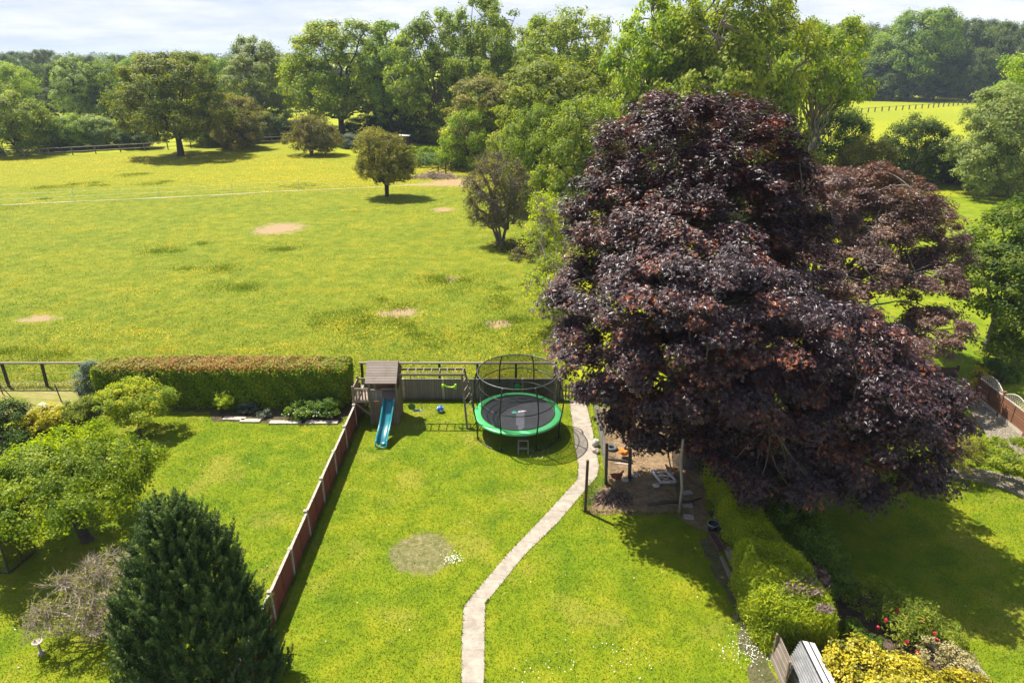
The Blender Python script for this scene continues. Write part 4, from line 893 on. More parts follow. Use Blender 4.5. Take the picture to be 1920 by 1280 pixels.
b = MB(); b.tube([(-.24, 0, .05), (-.17, 0, .05), (-.12, 0, 0), (.0, 0, -.015), (.12, 0, -.03), (.2, 0, -.02), (.27, 0, -.02)], [.08, .055, .035, .035, .035, .055, .08], 10); 
for s_ in (-.26, .29): b.tube([(s_, 0, .12), (s_, 0, -.10)], [.045, .05], 8)
b.build('bar', plain('lime_plastic', (.32, .55, .01), .35), sw)
b = MB(); rope(b, -.2, 0, .06, -.2, 0, .55); rope(b, .22, 0, .0, .22, 0, .55); b.build('rope', mrope, sw)
q_ = P(826, 772)
bm_ = MB(); prof = [(max(.001, .17 * math.sin(math.pi * k / 14)), .16 - .16 * math.cos(math.pi * k / 14)) for k in range(15)]; bm_.lathe((0, 0, 0), prof, 20)
mm = NT('ball'); vv = mm.n('ShaderNodeTexVoronoi'); mm.set(vv.inputs['Vector'], mm.pos(True)); vv.inputs['Scale'].default_value = 6
o = bm_.build('play_ball', mm.done(mm.bsdf(mm.mix(mm.mapr(mm.noise(mm.pos(True), 5, 1), .48, .52), (.02, .10, .45), (.6, .7, .8)), .35)), None, (q_[0], q_[1], 0)); tag(o, 'blue and white play ball on the grass below the monkey bars', 'ball')

# ------------------------------------------------------------------ trampoline
TX, TY, TB = .25, 25.85, .88
tp = empty('trampoline', (TX, TY, 0), 'round black trampoline with green edge pad and tall net enclosure', 'trampoline')
black = plain('black_tube', (.012, .013, .013), .35, .5, var=.2)
def ring(b, r, z, t, n=56, m=8, sx=1, cz=0): b.tube([(r * math.cos(2 * math.pi * k / n), r * math.sin(2 * math.pi * k / n), z) for k in range(n)], t, m, closed=True)
b = MB(); b.lathe((0, 0, TB), [(0, -.015), (.8, -.008), (1.59, .0)], 64); bed = b.build('jumping_mat', plain('mat_fabric', (.05, .05, .058), .5, .5, var=.3, sc=4), tp)
b = MB(); b.lathe((0, 0, TB), [(1.565, .012), (1.585, .034), (1.84, .03), (1.885, .01), (1.88, -.06)], 72); b.build('edge_pad', plain('green_pad', (.07, .46, .12), .34, .55, var=.12, sc=1.2, dirt=(.16, .52, .28)), tp)
b = MB(); ring(b, 1.84, TB - .04, .03); b.build('frame', black, tp)
AN = [2 * math.pi * (k + .5) / 8 + .02 for k in range(8)]
for a_ in AN:
    c_, s_ = math.cos(a_), math.sin(a_); b = MB()
    prf = [(1.86, 0), (1.87, .5), (1.90, .88), (1.985, 1.3), (2.02, 1.75), (1.97, 2.2), (1.86, 2.55), (1.70, 2.84)]
    pr2 = smooth_edge(prf, 3); b.tube([(r_ * c_, r_ * s_, z_) for r_, z_ in pr2], .03, 8); b.build('pole', black, tp)
for k in range(4):                                        # W-shaped feet joining pole pairs
    a0, a1 = AN[2 * k], AN[2 * k + 1]
    b = MB(); b.tube([(1.86 * math.cos(a_), 1.86 * math.sin(a_), .03) for a_ in np.linspace(a0, a1, 6)], .022, 8); b.build('foot', black, tp)
b = MB(); ring(b, 1.70, 2.84, .024, m=8); b.build('top_ring', plain('grey_tube', (.06, .065, .06), .35, .5), tp)
b = MB(); ring(b, 1.60, 1.57, .02, m=6); ring(b, 1.62, 2.24, .02, m=6); ring(b, 1.58, .93, .014, m=6); b.build('net_hoop', black, tp)
# net: a see-through mesh cloth; the open door slit faces the garden
mn = NT('net_cloth'); tr_ = mn.n('ShaderNodeBsdfTransparent'); dk = mn.bsdf((.012, .012, .013), .6, .3)
mxs = mn.n('ShaderNodeMixShader'); mxs.inputs[0].default_value = .52; mn.t.links.new(tr_.outputs[0], mxs.inputs[1]); mn.t.links.new(dk, mxs.inputs[2]); netm = mn.done(mxs.outputs[0])
V = []; F = []; na, nz = 120, 16
for j in range(nz + 1):
    z_ = .92 + (2.84 - .92) * j / nz; r_ = np.interp(z_, [.92, 1.57, 2.24, 2.84], [1.575, 1.595, 1.615, 1.69])
    for i in range(na): a_ = 2 * math.pi * i / na; V.append((r_ * math.cos(a_), r_ * math.sin(a_), z_))
for j in range(nz):
    zz = j / nz
    for i in range(na):
        am = 2 * math.pi * (i + .5) / na; dd_ = (am - (math.pi * 1.5 + .06)) * 1.5
        if abs(dd_) < .17 * math.sqrt(max(0, 1 - ((zz - .24) / .26) ** 2)): continue
        F.append((j * na + i, j * na + (i + 1) % na, (j + 1) * na + (i + 1) % na, (j + 1) * na + i))
b = MB(); b.add(V, F, True); b.build('safety_net', netm, tp)
b = MB(); b.box((-.17, 1.47, 1.22), (.17, 1.485, 1.58)); lg = b.build('logo_panel', plain('logo_black', (.01, .012, .01), .5), tp)
b = MB(); b.lathe((0, 0, 0), [(.001, 0), (.145, 0), (.145, .006), (.001, .006)], 28); o = b.build('emblem', plain('logo_green', (.03, .42, .06), .4), lg); o.location = (0, 1.466, 1.4); o.rotation_euler = (R(90), 0, 0)
b = MB()
for k in range(-2, 3): b.tube([(k * .035, 1.456, 1.31), (k * .05, 1.456, 1.4), (k * .035, 1.456, 1.49)], .006, 4)
b.build('emblem_line', plain('logo_lines', (.01, .09, .02), .5), lg)
b = MB(); b.add([(-.02, .02, .004 + TB), (.36, .12, .004 + TB), (.38, .20, .004 + TB), (0, .10, .004 + TB)], [(0, 1, 2, 3)]); b.build('printed_lettering', plain('white_print', (.6, .6, .62), .5, var=.6, sc=22), bed)
b = MB(); b.lathe((-.16, .02, TB + .003), [(.001, .002), (.11, .002)], 20); b.build('printed_emblem', plain('teal_print', (.08, .4, .28), .5), bed)
# entry steps
q_ = P(981, 850)
sp_ = empty('step_ladder', (q_[0], q_[1] + .05, 0), 'small grey two-tread step ladder leaning at the front of the trampoline', 'steps')
gst = plain('grey_steel', (.16, .16, .15), .4, .5, .5)
for x_ in (-.2, .2):
    b = MB(); b.beam((x_, -.12, 0), (x_, .12, .55), .04, .03); b.build('side_rail', gst, sp_)
for t_ in (.42, .95):
    b = MB(); b.box((-.2, -.12 + .24 * t_ - .05, .55 * t_ - .01), (.2, -.12 + .24 * t_ + .07, .55 * t_ + .015)); b.build('tread', plain('grey_tread', (.30, .27, .24), .6), sp_)

# ------------------------------------------------------------------ chicken run
def post(name, label, a_, b_, top, r=.045, mat=None, bend=0, group=None, box=True):
    q_ = P(a_, b_); Ht = A(top[0], top[1], q_[1])
    dx_ = Ht[0] - q_[0]; b = MB()
    if box: b.beam((0, 0, 0), (dx_, 0, Ht[2]), r * 2, r * 2, up=(0, 1, 0))
    else: b.tube([(0, 0, 0), (dx_ * .3 + bend, 0, Ht[2] * .35), (dx_ * .6 - bend, .03, Ht[2] * .7), (dx_, 0, Ht[2])], [r, r * .9, r * .95, r * .8], 9)
    return tag(b.build(name, mat or M['framez'], None, q_), label, 'post')
M['brownpost'] = plain('brown_post', (.09, .055, .035), .85, .2, var=.4, sc=8)
post('fence_post', 'dark brown timber post alone at the lawn corner of the chicken run', 1097, 959, (1102, 863), .045, M['brownpost'])
post('fence_post', 'brown timber post where the wire netting meets the path side of the run', 1136, 908, (1138, 832), .05, M['brownpost'])
post('fence_post', 'short thick weathered post in the middle of the chicken run', 1180, 900, (1182, 842), .075, M['bark_d'], box=False)
post('fence_post', 'tall knobbly pale branch post at the right corner of the chicken run', 1273, 963, (1281, 822), .055, M['twig'], .05, box=False)
post('fence_post', 'thin pale stick post behind the white crate frame', 1258, 893, (1253, 845), .03, M['twig'], .02, box=False)
# wire netting
def netting(name, label, pts, h, mat, rail=None):
    r = empty(name, (pts[0][0], pts[0][1], 0), label, 'fence'); b = MB(); ox, oy = pts[0][:2]
    for i in range(len(pts) - 1):
        (xa, ya), (xb, yb) = pts[i][:2], pts[i + 1][:2]; L = math.hypot(xb - xa, yb - ya); n_ = int(L / .12)
        for k in range(n_ + 1):
            t_ = k / n_; b.beam((xa + (xb - xa) * t_ - ox, ya + (yb - ya) * t_ - oy, 0), (xa + (xb - xa) * t_ - ox, ya + (yb - ya) * t_ - oy, h), .006, .006)
        for z_ in np.arange(.05, h + .01, .12): b.beam((xa - ox, ya - oy, z_), (xb - ox, yb - oy, z_), .006, .006)
    b.build('mesh', mat, r); return r
galv = plain('galvanised', (.42, .43, .43), .35, .5, .7)
nr = netting('wire_netting', 'silvery wire netting between the slab path and the chicken run', [P(1137, 908), P(1128, 850), P(1121, 805), P(1112, 765)], 1.35, galv)
for a_, b_ in ((1128, 850), (1121, 805), (1113, 768)):
    q_ = P(a_, b_); b = MB(); b.beam((0, 0, 0), (0, 0, 1.4), .04, .04); b.build('stake', plain('pale_stake', (.45, .43, .40), .6), nr, (q_[0] - nr.location.x, q_[1] - nr.location.y, 0))
q0, q1 = P(1137, 908), P(1097, 959)
netting('wire_netting', 'faint green wire mesh from the brown post to the lawn corner post', [q0, q1], 1.0, plain('green_wire', (.05, .10, .04), .5))
netting('wire_netting', 'rusty wire mesh along the hedge side of the chicken run', [P(1273, 960), P(1262, 880), P(1255, 800)], 1.2, plain('rust_wire', (.10, .09, .07), .5, .4, .5))
# white crate frame
q_ = P(1243, 897)
cr_ = empty('crate_frame', q_, 'white wooden frame with criss-cross slats lying on the soil of the run', 'frame', rz=R(4))
b = MB(); 
for a_, b_ in (((-.35, .4), (.25, .4)), ((-.25, -.4), (.4, -.4)), ((-.35, .4), (-.2, -.4)), ((.2, .4), (.42, -.4))): b.beam((*a_, .12), (*b_, .12), .06, .08)
b.beam((-.28, .02, .12), (.3, .02, .12), .04, .05); b.build('border', plain('white_wood', (.62, .58, .52), .7, var=.3, dirt=(.3, .25, .2)), cr_)
b = MB(); b.beam((-.3, .35, .1), (.2, .05, .1), .02, .02); b.beam((-.2, .05, .1), (.2, .35, .1), .02, .02); b.beam((-.2, -.35, .1), (.3, .0, .1), .02, .02); b.beam((.35, -.35, .1), (-.2, 0, .1), .02, .02); b.build('slat', plain('pale_slat', (.5, .45, .4), .7), cr_)
# hens
def hen(label, a_, b_, rz, col, s=1.0):
    q_ = P(a_, b_); t = empty('hen', q_, label, 'hen', rz=rz); t.scale = (s, s, s)
    b = MB(); b.tube([(-.25, 0, .36), (-.2, 0, .33), (-.13, 0, .27), (-.02, 0, .23), (.08, 0, .24), (.14, 0, .29), (.165, 0, .35), (.185, 0, .39), (.215, 0, .40), (.235, 0, .395)], [.012, .045, .085, .115, .105, .07, .042, .034, .028, .012], 14)
    for s_ in (-1, 1): b.tube([(.03, s_ * .1, .26), (-.06, s_ * .112, .25), (-.16, s_ * .075, .26)], [.03, .045, .012], 8)
    b.build('body', plain('feathers_' + str(a_), col, .7, .2, var=.4, sc=18), t)
    c_ = MB(); c_.beam((.19, 0, .43), (.235, 0, .43), .012, .04); c_.tube([(.222, 0, .385), (.225, 0, .36)], [.012, .014], 6); c_.build('comb', plain('comb_red', (.45, .02, .02), .5), t)
    c_ = MB(); c_.tube([(.232, 0, .398), (.268, 0, .388)], [.011, .002], 6); c_.build('beak', plain('beak', (.4, .28, .1), .5), t)
    for s_ in (-1, 1):
        c_ = MB(); c_.tube([(0, s_ * .045, .16), (-.01, s_ * .045, .08), (.0, s_ * .045, .012)], [.02, .009, .008], 6)
        for an in (-.5, 0, .5): c_.tube([(0, s_ * .045, .01), (.055 * math.cos(an), s_ * .045 + .055 * math.sin(an), .006)], [.007, .003], 5)
        c_.build('leg', plain('leg_yellow', (.4, .28, .08), .6), t)
hen('bright ginger hen standing near the tyre in the chicken run', 1169, 858, R(-35), (.60, .20, .03), 1.15)
hen('dark chestnut hen standing beside the short thick post', 1156, 903, R(10), (.22, .07, .03), 1.1)
hen('pale brown hen just behind the white crate frame', 1257, 890, R(160), (.36, .17, .08), 1.0)
q_ = P(1147, 842)
b = MB(); n_ = 22; b.tube([(.17 * math.cos(2 * math.pi * k / n_), .17 * math.sin(2 * math.pi * k / n_), .07) for k in range(n_)], .07, 10, closed=True); tag(b.build('tyre', plain('grey_rubber', (.10, .12, .12), .7), None, q_), 'grey-green tyre lying on the soil behind the ginger hen', 'tyre')
# light coloured stone animal / bag at the path edge
def rock(name, label, cat, loc, s, mat, seed=0, sz=(1, 1, .7)):
    b = MB(); nu, nv = 14, 9; V = []; F = []
    rs = np.random.default_rng(seed)
    ph = rs.random(6) * 6
    for j in range(nv + 1):
        v = math.pi * j / nv
        for i in range(nu):
            u = 2 * math.pi * i / nu; r_ = s * (1 + .15 * math.sin(3 * u + ph[0]) * math.sin(2 * v + ph[1]) + .12 * math.sin(2 * u + 3 * v + ph[2]) + .06 * math.sin(5 * u + ph[3]))
            V.append((r_ * math.sin(v) * math.cos(u) * sz[0], r_ * math.sin(v) * math.sin(u) * sz[1], s * sz[2] * .8 + r_ * math.cos(v) * sz[2]))
    for j in range(nv):
        for i in range(nu): F.append((j * nu + i, (j + 1) * nu + i, (j + 1) * nu + (i + 1) % nu, j * nu + (i + 1) % nu))
    b.add(V, F, True); return tag(b.build(name, mat, None, loc), label, cat)
pale = plain('pale_stone', (.55, .50, .44), .8, .2, var=.35, sc=10, bump=.4)
rock('garden_rock', 'white stone at the edge of the slab path beside the netting', 'rock', P(1117, 836), .16, pale, 1, (1, .8, 1.2))
rock('garden_rock', 'greyish stone just below the white stone at the path edge', 'rock', P(1117, 848), .15, plain('grey_stone', (.36, .30, .24), .85), 2)
for i, (a_, b_, l_) in enumerate(((1190, 893, 'pale broken pot piece on the soil right of the short thick post'), (1172, 902, 'whitish lump of rubble left of the short thick post'), (1230, 912, 'flat pale stone just in front of the white crate frame'))):
    rock('rubble', l_, 'stone', P(a_, b_), .13, pale, 5 + i, (1.1, .8, .6))
# fallen logs, heap of dry grass, stepping stones
b = MB(); b.tube([(0, 0, .06), (.7, .12, .09), (1.5, .1, .1), (2.0, .3, .12)], [.05, .06, .05, .03], 8); tag(b.build('branch', M['bark_d'], None, P(1214, 948)), 'dark fallen branch across the shaded soil of the run', 'branch')
b = MB(); b.tube([(0, 0, .05), (.5, -.1, .06), (.95, -.3, .05)], [.04, .05, .03], 8); tag(b.build('branch', M['bark_d'], None, P(1140, 862)), 'dark stick on the sunny soil in front of the ginger hen', 'branch')
b = MB(); b.beam((0, 0, .03), (.6, -.1, .03), .04, .03); tag(b.build('lath', plain('white_lath', (.6, .55, .5), .6), None, P(1152, 869)), 'thin white lath on the sunny soil of the run', 'stick')
hp = P(1148, 935); n_ = 2600; a_ = rng.random(n_) * 2 * np.pi; rr = np.abs(rng.normal(0, .32, n_)); pos = np.stack([rr * np.cos(a_) * 1.2, rr * np.sin(a_) * .8, .38 * np.exp(-(rr / .32) ** 2) * rng.uniform(.5, 1, n_) + .02], 1)
o = link('hay_heap', leaves_mesh('hay_heap', pos, unit(n_) + [0, 0, .4], rng.uniform(.1, .24, n_), rng.random(n_), 'blade', np.stack([np.cos(a_), np.sin(a_), -.5 * np.ones(n_)], 1)), leaf_mat('dry_grass', [(0, (.10, .06, .045)), (.6, (.24, .16, .12)), (1, (.42, .32, .24))], (1, 1, 1), .2)); o.location = hp
tag(o, 'heap of dry brown grass in the near corner of the chicken run', 'heap')
for i, (a_, b_) in enumerate(((1289, 925), (1289, 948), (1291, 970))):
    q_ = P(a_, b_); b = MB(); b.box((-.17, -.11, 0), (.17, .11, .05)); o = b.build('stepping_stone', M['conc'], None, (q_[0], q_[1], .01)); o.rotation_euler = (0, 0, R(rng.normal(0, 8)))
    tag(o, ('farthest', 'middle', 'nearest')[i] + ' of the three small slabs between the chicken run and the hedge', 'slab', 'small slabs beside the chicken run')
# ------------------------------------------------------------------ along the hedge: bucket, trough, planks
q_ = P(1336, 994); bk = empty('black_bucket', q_, 'black plastic bucket with a pale rim beside the hedge', 'bucket')
b = MB(); b.lathe((0, 0, 0), [(.001, .01), (.15, .01), (.19, .3), (.18, .3), (.14, .05), (.001, .05)], 24); b.build('tub', plain('black_plastic', (.015, .016, .018), .4), bk)
b = MB(); b.tube([(.19 * math.cos(k * math.pi / 12), .19 * math.sin(k * math.pi / 12), .3) for k in range(24)], .012, 6, closed=True); b.build('rim', plain('pale_rim', (.35, .38, .4), .4), bk)
q_ = P(1343, 1020); tg = empty('planter_trough', q_, 'long brown plastic trough of dark earth just below the black bucket', 'planter', rz=R(8))
b = MB(); V = []
for z_, w_, l_ in ((0, .10, .36), (.2, .13, .42), (.2, .11, .40), (.16, .105, .39)): V += [(-w_, -l_, z_), (w_, -l_, z_), (w_, l_, z_), (-w_, l_, z_)]
F = [(3, 2, 1, 0)] + [(i * 4 + j, i * 4 + (j + 1) % 4, i * 4 + 4 + (j + 1) % 4, i * 4 + 4 + j) for i in range(3) for j in range(4)]
b.add(V, F); b.build('trough', plain('brown_plastic', (.17, .075, .065), .45), tg)
b = MB(); b.add([(-.105, -.39, .15), (.105, -.39, .15), (.105, .39, .15), (-.105, .39, .15)], [(0, 1, 2, 3)]); b.build('earth', M['bed'], tg)
def plank(label, a0, a1, w_, h_, z0=0, mat=None):
    p0, p1 = P(*a0), P(*a1); b = MB(); b.beam((0, 0, h_ / 2 + z0), (p1[0] - p0[0], p1[1] - p0[1], h_ / 2 + z0), w_, h_); tag(b.build('timber_plank', mat or M['framey'], None, p0), label, 'plank')
M['framey'] = wood('old_plank', (.20, .155, .12), (.38, .31, .25), axis=1, gap=False)
plank('lower light brown timber plank on the lawn edge', (1352, 1045), (1370, 1085), .11, .07)
plank('long weathered sleeper against the hedge foot', (1362, 1030), (1398, 1105), .2, .14)
plank('narrow dark batten on the ground below the hedge', (1378, 1080), (1399, 1118), .10, .08, mat=M['brownpost'])
plank('thin grey batten behind the long weathered sleeper', (1372, 1040), (1404, 1100), .07, .2)
# weathered fence panel and low corrugated shed at the bottom
wp = empty('slatted_panel', (6.95, 12.2, 0), 'weathered grey slatted fence panel leaning below the cypress hedge', 'fence')
for k in range(5):
    b = MB(); b.box((-.012, .5, .05 + k * .17), (.012, 2.4, .2 + k * .17)); o = b.build('board', M['framey'], wp, (.03 * k * .5, 0, 0)); o.rotation_euler = (0, R(4), 0)
for k in (0.52, 1.4, 2.3):
    b = MB(); b.box((.02, k, 0), (.07, k + .06, .95)); b.build('upright', M['framez'], wp)
sh = empty('low_shed', (7.45, 12.5, 0), 'low lean-to with grey corrugated and white sheet roof at the bottom edge', 'shed')
def corr(x0, z0, x1, z1, ya, yb, n_=26):
    b = MB(); V = []; F = []; m_ = n_ * 4
    for j in range(m_ + 1):
        t_ = j / m_; h_ = .018 * math.sin(2 * math.pi * j / 4 * 1.0)
        y_ = ya + (yb - ya) * t_; V += [(x0 - h_ * .6, y_, z0 + h_), (x1 - h_ * .6, y_, z1 + h_)]
    for j in range(m_): F.append((2 * j, 2 * j + 2, 2 * j + 3, 2 * j + 1))
    b.add(V, F, True); return b
def corr2(ya, yb, x0, z0, x1, z1, n_=9):                  # ridges run along y
    b = MB(); V = []; F = []; m_ = n_ * 6
    for j in range(m_ + 1):
        t_ = j / m_; h_ = .02 * math.sin(2 * math.pi * j / 6)
        V += [(x0 + (x1 - x0) * t_ - h_ * .7, ya, z0 + (z1 - z0) * t_ + h_), (x0 + (x1 - x0) * t_ - h_ * .7, yb, z0 + (z1 - z0) * t_ + h_)]
    for j in range(m_): F.append((2 * j, 2 * j + 1, 2 * j + 3, 2 * j + 2))
    b.add(V, F, True); return b
o = corr2(-1.9, .75, -.24, .40, -.02, 1.12).build('corrugated_roof', plain('grey_sheet', (.30, .30, .30), .4, .5, .3, var=.3, sc=3, dirt=(.3, .26, .22)), sh)
md = o.modifiers.new('s', 'SOLIDIFY'); md.thickness = .006
b = MB(); b.beam((.0, -1.9, 1.13), (.0, .75, 1.13), .03, .03); b.beam((.19, -1.9, 1.085), (.19, .75, 1.085), .025, .03); b.build('ridge_strip', black, sh)
b = MB(); b.add([(.02, -1.9, 1.12), (.36, -1.9, 1.03), (.36, .75, 1.03), (.02, .75, 1.12), (.02, -1.9, 1.09), (.36, -1.9, 1.0), (.36, .75, 1.0), (.02, .75, 1.09)], [(0, 1, 2, 3), (7, 6, 5, 4), (0, 4, 5, 1), (1, 5, 6, 2), (2, 6, 7, 3), (3, 7, 4, 0)]); b.build('white_sheet', plain('white_sheet', (.66, .62, .60), .55, var=.15, sc=2, dirt=(.5, .45, .42)), sh)
b = MB(); b.box((-.22, -1.85, 0), (-.19, .7, .42)); b.box((.3, -1.85, 0), (.33, .7, .99)); b.box((-.187, .67, 0), (.297, .7, .42)); b.box((-.187, -1.85, 0), (.297, -1.82, .42)); b.build('wall', M['cladd'], sh)

# ------------------------------------------------------------------ greenhouse at the left edge, bird bath
gh = empty('greenhouse', (-16.6, 17.6, 0), 'aluminium and glass greenhouse corner at the left edge under the fruit tree', 'greenhouse')
gx1 = P(72, 1040)[0]; qa = P(68, 1033); qb = P(18, 1075)
fr = plain('dark_frame', (.10, .09, .08), .45, .4, .4)
ux, uy = (qb[0] - qa[0]), (qb[1] - qa[1]); L = math.hypot(ux, uy); ux /= L; uy /= L; nx_, ny_ = uy, -ux
if nx_ > 0: nx_, ny_ = -nx_, -ny_
def gp(s_, t_, z_): return (qa[0] + ux * s_ + nx_ * t_ + 16.6, qa[1] + uy * s_ + ny_ * t_ - 17.6, z_)
b = MB(); LL, WW, HH = L, 2.4, 1.6
for a_, c_ in (((0, 0), (LL, 0)), ((LL, 0), (LL, WW)), ((LL, WW), (0, WW)), ((0, WW), (0, 0))):
    for z_ in (.04, HH): b.beam(gp(*a_, z_), gp(*c_, z_), .05, .05)
for s_ in np.linspace(0, LL, 3):
    for t_ in (0, WW): b.beam(gp(s_, t_, 0), gp(s_, t_, HH), .035, .035)
    b.beam(gp(s_, 0, HH), gp(s_, WW / 2, 2.2), .03, .03); b.beam(gp(s_, WW, HH), gp(s_, WW / 2, 2.2), .03, .03)
for t_ in np.linspace(0, WW, 5)[1:-1]:
    for s_ in (0, LL): b.beam(gp(s_, t_, 0), gp(s_, t_, HH + .6 * (1 - abs(t_ - WW / 2) / (WW / 2))), .03, .03)
b.beam(gp(0, WW / 2, 2.2), gp(LL, WW / 2, 2.2), .04, .04); b.build('frame', fr, gh)
gm = NT('glass'); gt = gm.n('ShaderNodeBsdfTransparent'); gt.inputs[0].default_value = (.9, .95, .92, 1); gg = gm.n('ShaderNodeBsdfGlossy'); gg.inputs['Roughness'].default_value = .05
fz = gm.n('ShaderNodeFresnel'); fz.inputs[0].default_value = 1.5; gx = gm.n('ShaderNodeMixShader'); gm.t.links.new(fz.outputs[0], gx.inputs[0]); gm.t.links.new(gt.outputs[0], gx.inputs[1]); gm.t.links.new(gg.outputs[0], gx.inputs[2]); glass = gm.done(gx.outputs[0])
for a_, c_ in (((0, 0), (LL, 0)), ((LL, 0), (LL, WW)), ((LL, WW), (0, WW)), ((0, WW), (0, 0))):
    b = MB(); b.add([gp(*a_, .07), gp(*c_, .07), gp(*c_, HH - .03), gp(*a_, HH - .03)], [(0, 1, 2, 3)]); b.build('pane', glass, gh)
for t0_, t1_ in ((0.02, WW / 2 - .02), (WW - .02, WW / 2 + .02)):
    b = MB(); b.add([gp(0, t0_, HH + .03), gp(LL, t0_, HH + .03), gp(LL, t1_, 2.2), gp(0, t1_, 2.2)], [(0, 1, 2, 3)]); b.build('pane', glass, gh)
b = MB(); V = [gp(.06, .06, .12), gp(LL - .06, .06, .12), gp(LL - .06, WW - .06, .12), gp(.06, WW - .06, .12)]; b.add(V, [(0, 1, 2, 3)]); b.build('floor', plain('pale_floor', (.55, .5, .42), .8, var=.35, sc=2), gh)
b = MB(); b.add([gp(.1, .35, .55), gp(LL - .1, .35, .55), gp(LL - .1, 1.6, .55), gp(.1, 1.6, .55)], [(0, 1, 2, 3)]); b.build('bench', plain('white_bench', (.7, .7, .7), .6), gh)
q_ = P(78, 1225); bb = empty('bird_bath', q_, 'small pale stone bird bath in the shade of the bare twiggy tree', 'bird bath')
bb.scale = (.7, .7, .75)
b = MB(); b.lathe((0, 0, 0), [(.001, 0), (.13, 0), (.12, .06), (.05, .1), (.045, .45), (.08, .5)], 16); b.build('pedestal', M['conc'], bb)
b = MB(); b.lathe((0, 0, .5), [(.06, 0), (.18, .05), (.2, .09), (.17, .09), (.1, .05), (.001, .04)], 20); b.build('bowl', M['conc'], bb)

# border stones by the hydrangea
for i, (a_, b_, w_, l_) in enumerate(((440, 786, 1.0, 'large grey paving slab in the left part of the flower border'), (470, 790, .9, 'tilted grey stone slab below the grey-green plant'), (540, 793, 1.6, 'long stone edging strip in the middle of the border'), (600, 793, 1.6, 'long stone edging strip at the right end of the border'))):
    q_ = P(a_, b_); b = MB(); b.box((-w_ / 2, -.14, 0), (w_ / 2, .14, .06)); o = b.build('border_stone', M['conc'], None, (q_[0], q_[1], .012)); o.rotation_euler = (0, 0, R(rng.normal(0, 2))); tag(o, l_, 'stone')

# ------------------------------------------------------------------ right neighbour: fences
M['trel'] = plain('pale_trellis', (.50, .43, .35), .75, .2, var=.2)
M['brownf'] = wood('brown_panel', (.20, .085, .045), (.33, .16, .09), axis=1, board=.14, baxis=2)
la, lb = P(1828, 745), P(1934, 832)
lf_ = empty('lattice_fence', la, 'brown panel fence with arched pale lattice tops at the right edge', 'fence', rz=math.atan2(lb[1] - la[1], lb[0] - la[0]))
LT = math.hypot(lb[0] - la[0], lb[1] - la[1]); npn = 3; LP = 1.83
for i in range(npn):
    x0 = i * LP
    b = MB(); b.box((x0 + .05, -.02, .18), (x0 + LP - .05, .02, 1.0)); pn = b.build('panel', M['brownf'], lf_)
    b = MB(); b.box((x0 + .05, -.028, 0), (x0 + LP - .05, .028, .177)); b.build('gravel_board', M['trel'], lf_)
    b = MB(); b.box((x0 + .05, -.03, 1.002), (x0 + LP - .05, .03, 1.05)); pts = [(x0 + .05 + (LP - .1) * k / 12, 0, 1.12 + .33 * math.sin(math.pi * k / 12)) for k in range(13)]
    b.tube(pts, .025, 6)
    for k in range(1, 14):
        u = k / 14; zt_ = 1.12 + .33 * math.sin(math.pi * u); xx_ = x0 + .05 + (LP - .1) * u
        for s_ in (-1, 1):
            ex_ = xx_ + s_ * (zt_ - 1.05) * .9; ex_ = min(max(ex_, x0 + .06), x0 + LP - .06)
            tt_ = abs(ex_ - xx_) / max(.01, (zt_ - 1.05) * .9); b.beam((xx_, s_ * .008, zt_), (ex_, s_ * .008, zt_ - (zt_ - 1.05) * tt_), .02, .008)
    b.build('lattice', M['trel'], lf_)
    b = MB(); b.box((x0 + LP / 2 - .02, -.035, .19), (x0 + LP / 2 + .02, -.021, .99)); b.build('batten', M['brownpost'], pn)
for i in range(npn + 1):
    b = MB(); b.box((-.05, -.05, 0), (.05, .05, 1.22)); b.box((-.065, -.065, 1.22), (.065, .065, 1.25)); b.build('post', M['brownf'], lf_, (i * LP, 0, 0))
rb = empty('dark_fence', (12.6, 30.2, 0), 'dark brown fence with a lattice strip on top seen through the purple maple', 'fence')
LP2 = 1.83
for i in range(5):
    x0 = i * LP2; b = MB(); b.box((x0 + .05, -.02, 0), (x0 + LP2 - .05, .02, 1.0)); b.build('panel', wood('dark_panel%d' % i, (.07, .04, .028), (.14, .085, .055), axis=2, board=.12, baxis=0), rb)
    if i < 3:
        b = MB(); b.box((x0 + .05, -.025, 1.003), (x0 + LP2 - .05, .025, 1.03)); b.box((x0 + .05, -.025, 1.33), (x0 + LP2 - .05, .025, 1.36))
        for k in range(12):
            xx_ = x0 + .06 + k * .14; b.beam((xx_, .008, 1.02), (min(xx_ + .28, x0 + LP2 - .05), .008, 1.34), .02, .008); b.beam((xx_, -.008, 1.34), (min(xx_ + .28, x0 + LP2 - .05), -.008, 1.02), .02, .008)
        b.build('lattice', M['brownpost'], rb)
for i in range(6):
    b = MB(); b.box((-.05, -.05, 0), (.05, .05, 1.4 if i < 4 else 1.1)); b.build('post', M['brownpost'], rb, (i * LP2, 0, 0))

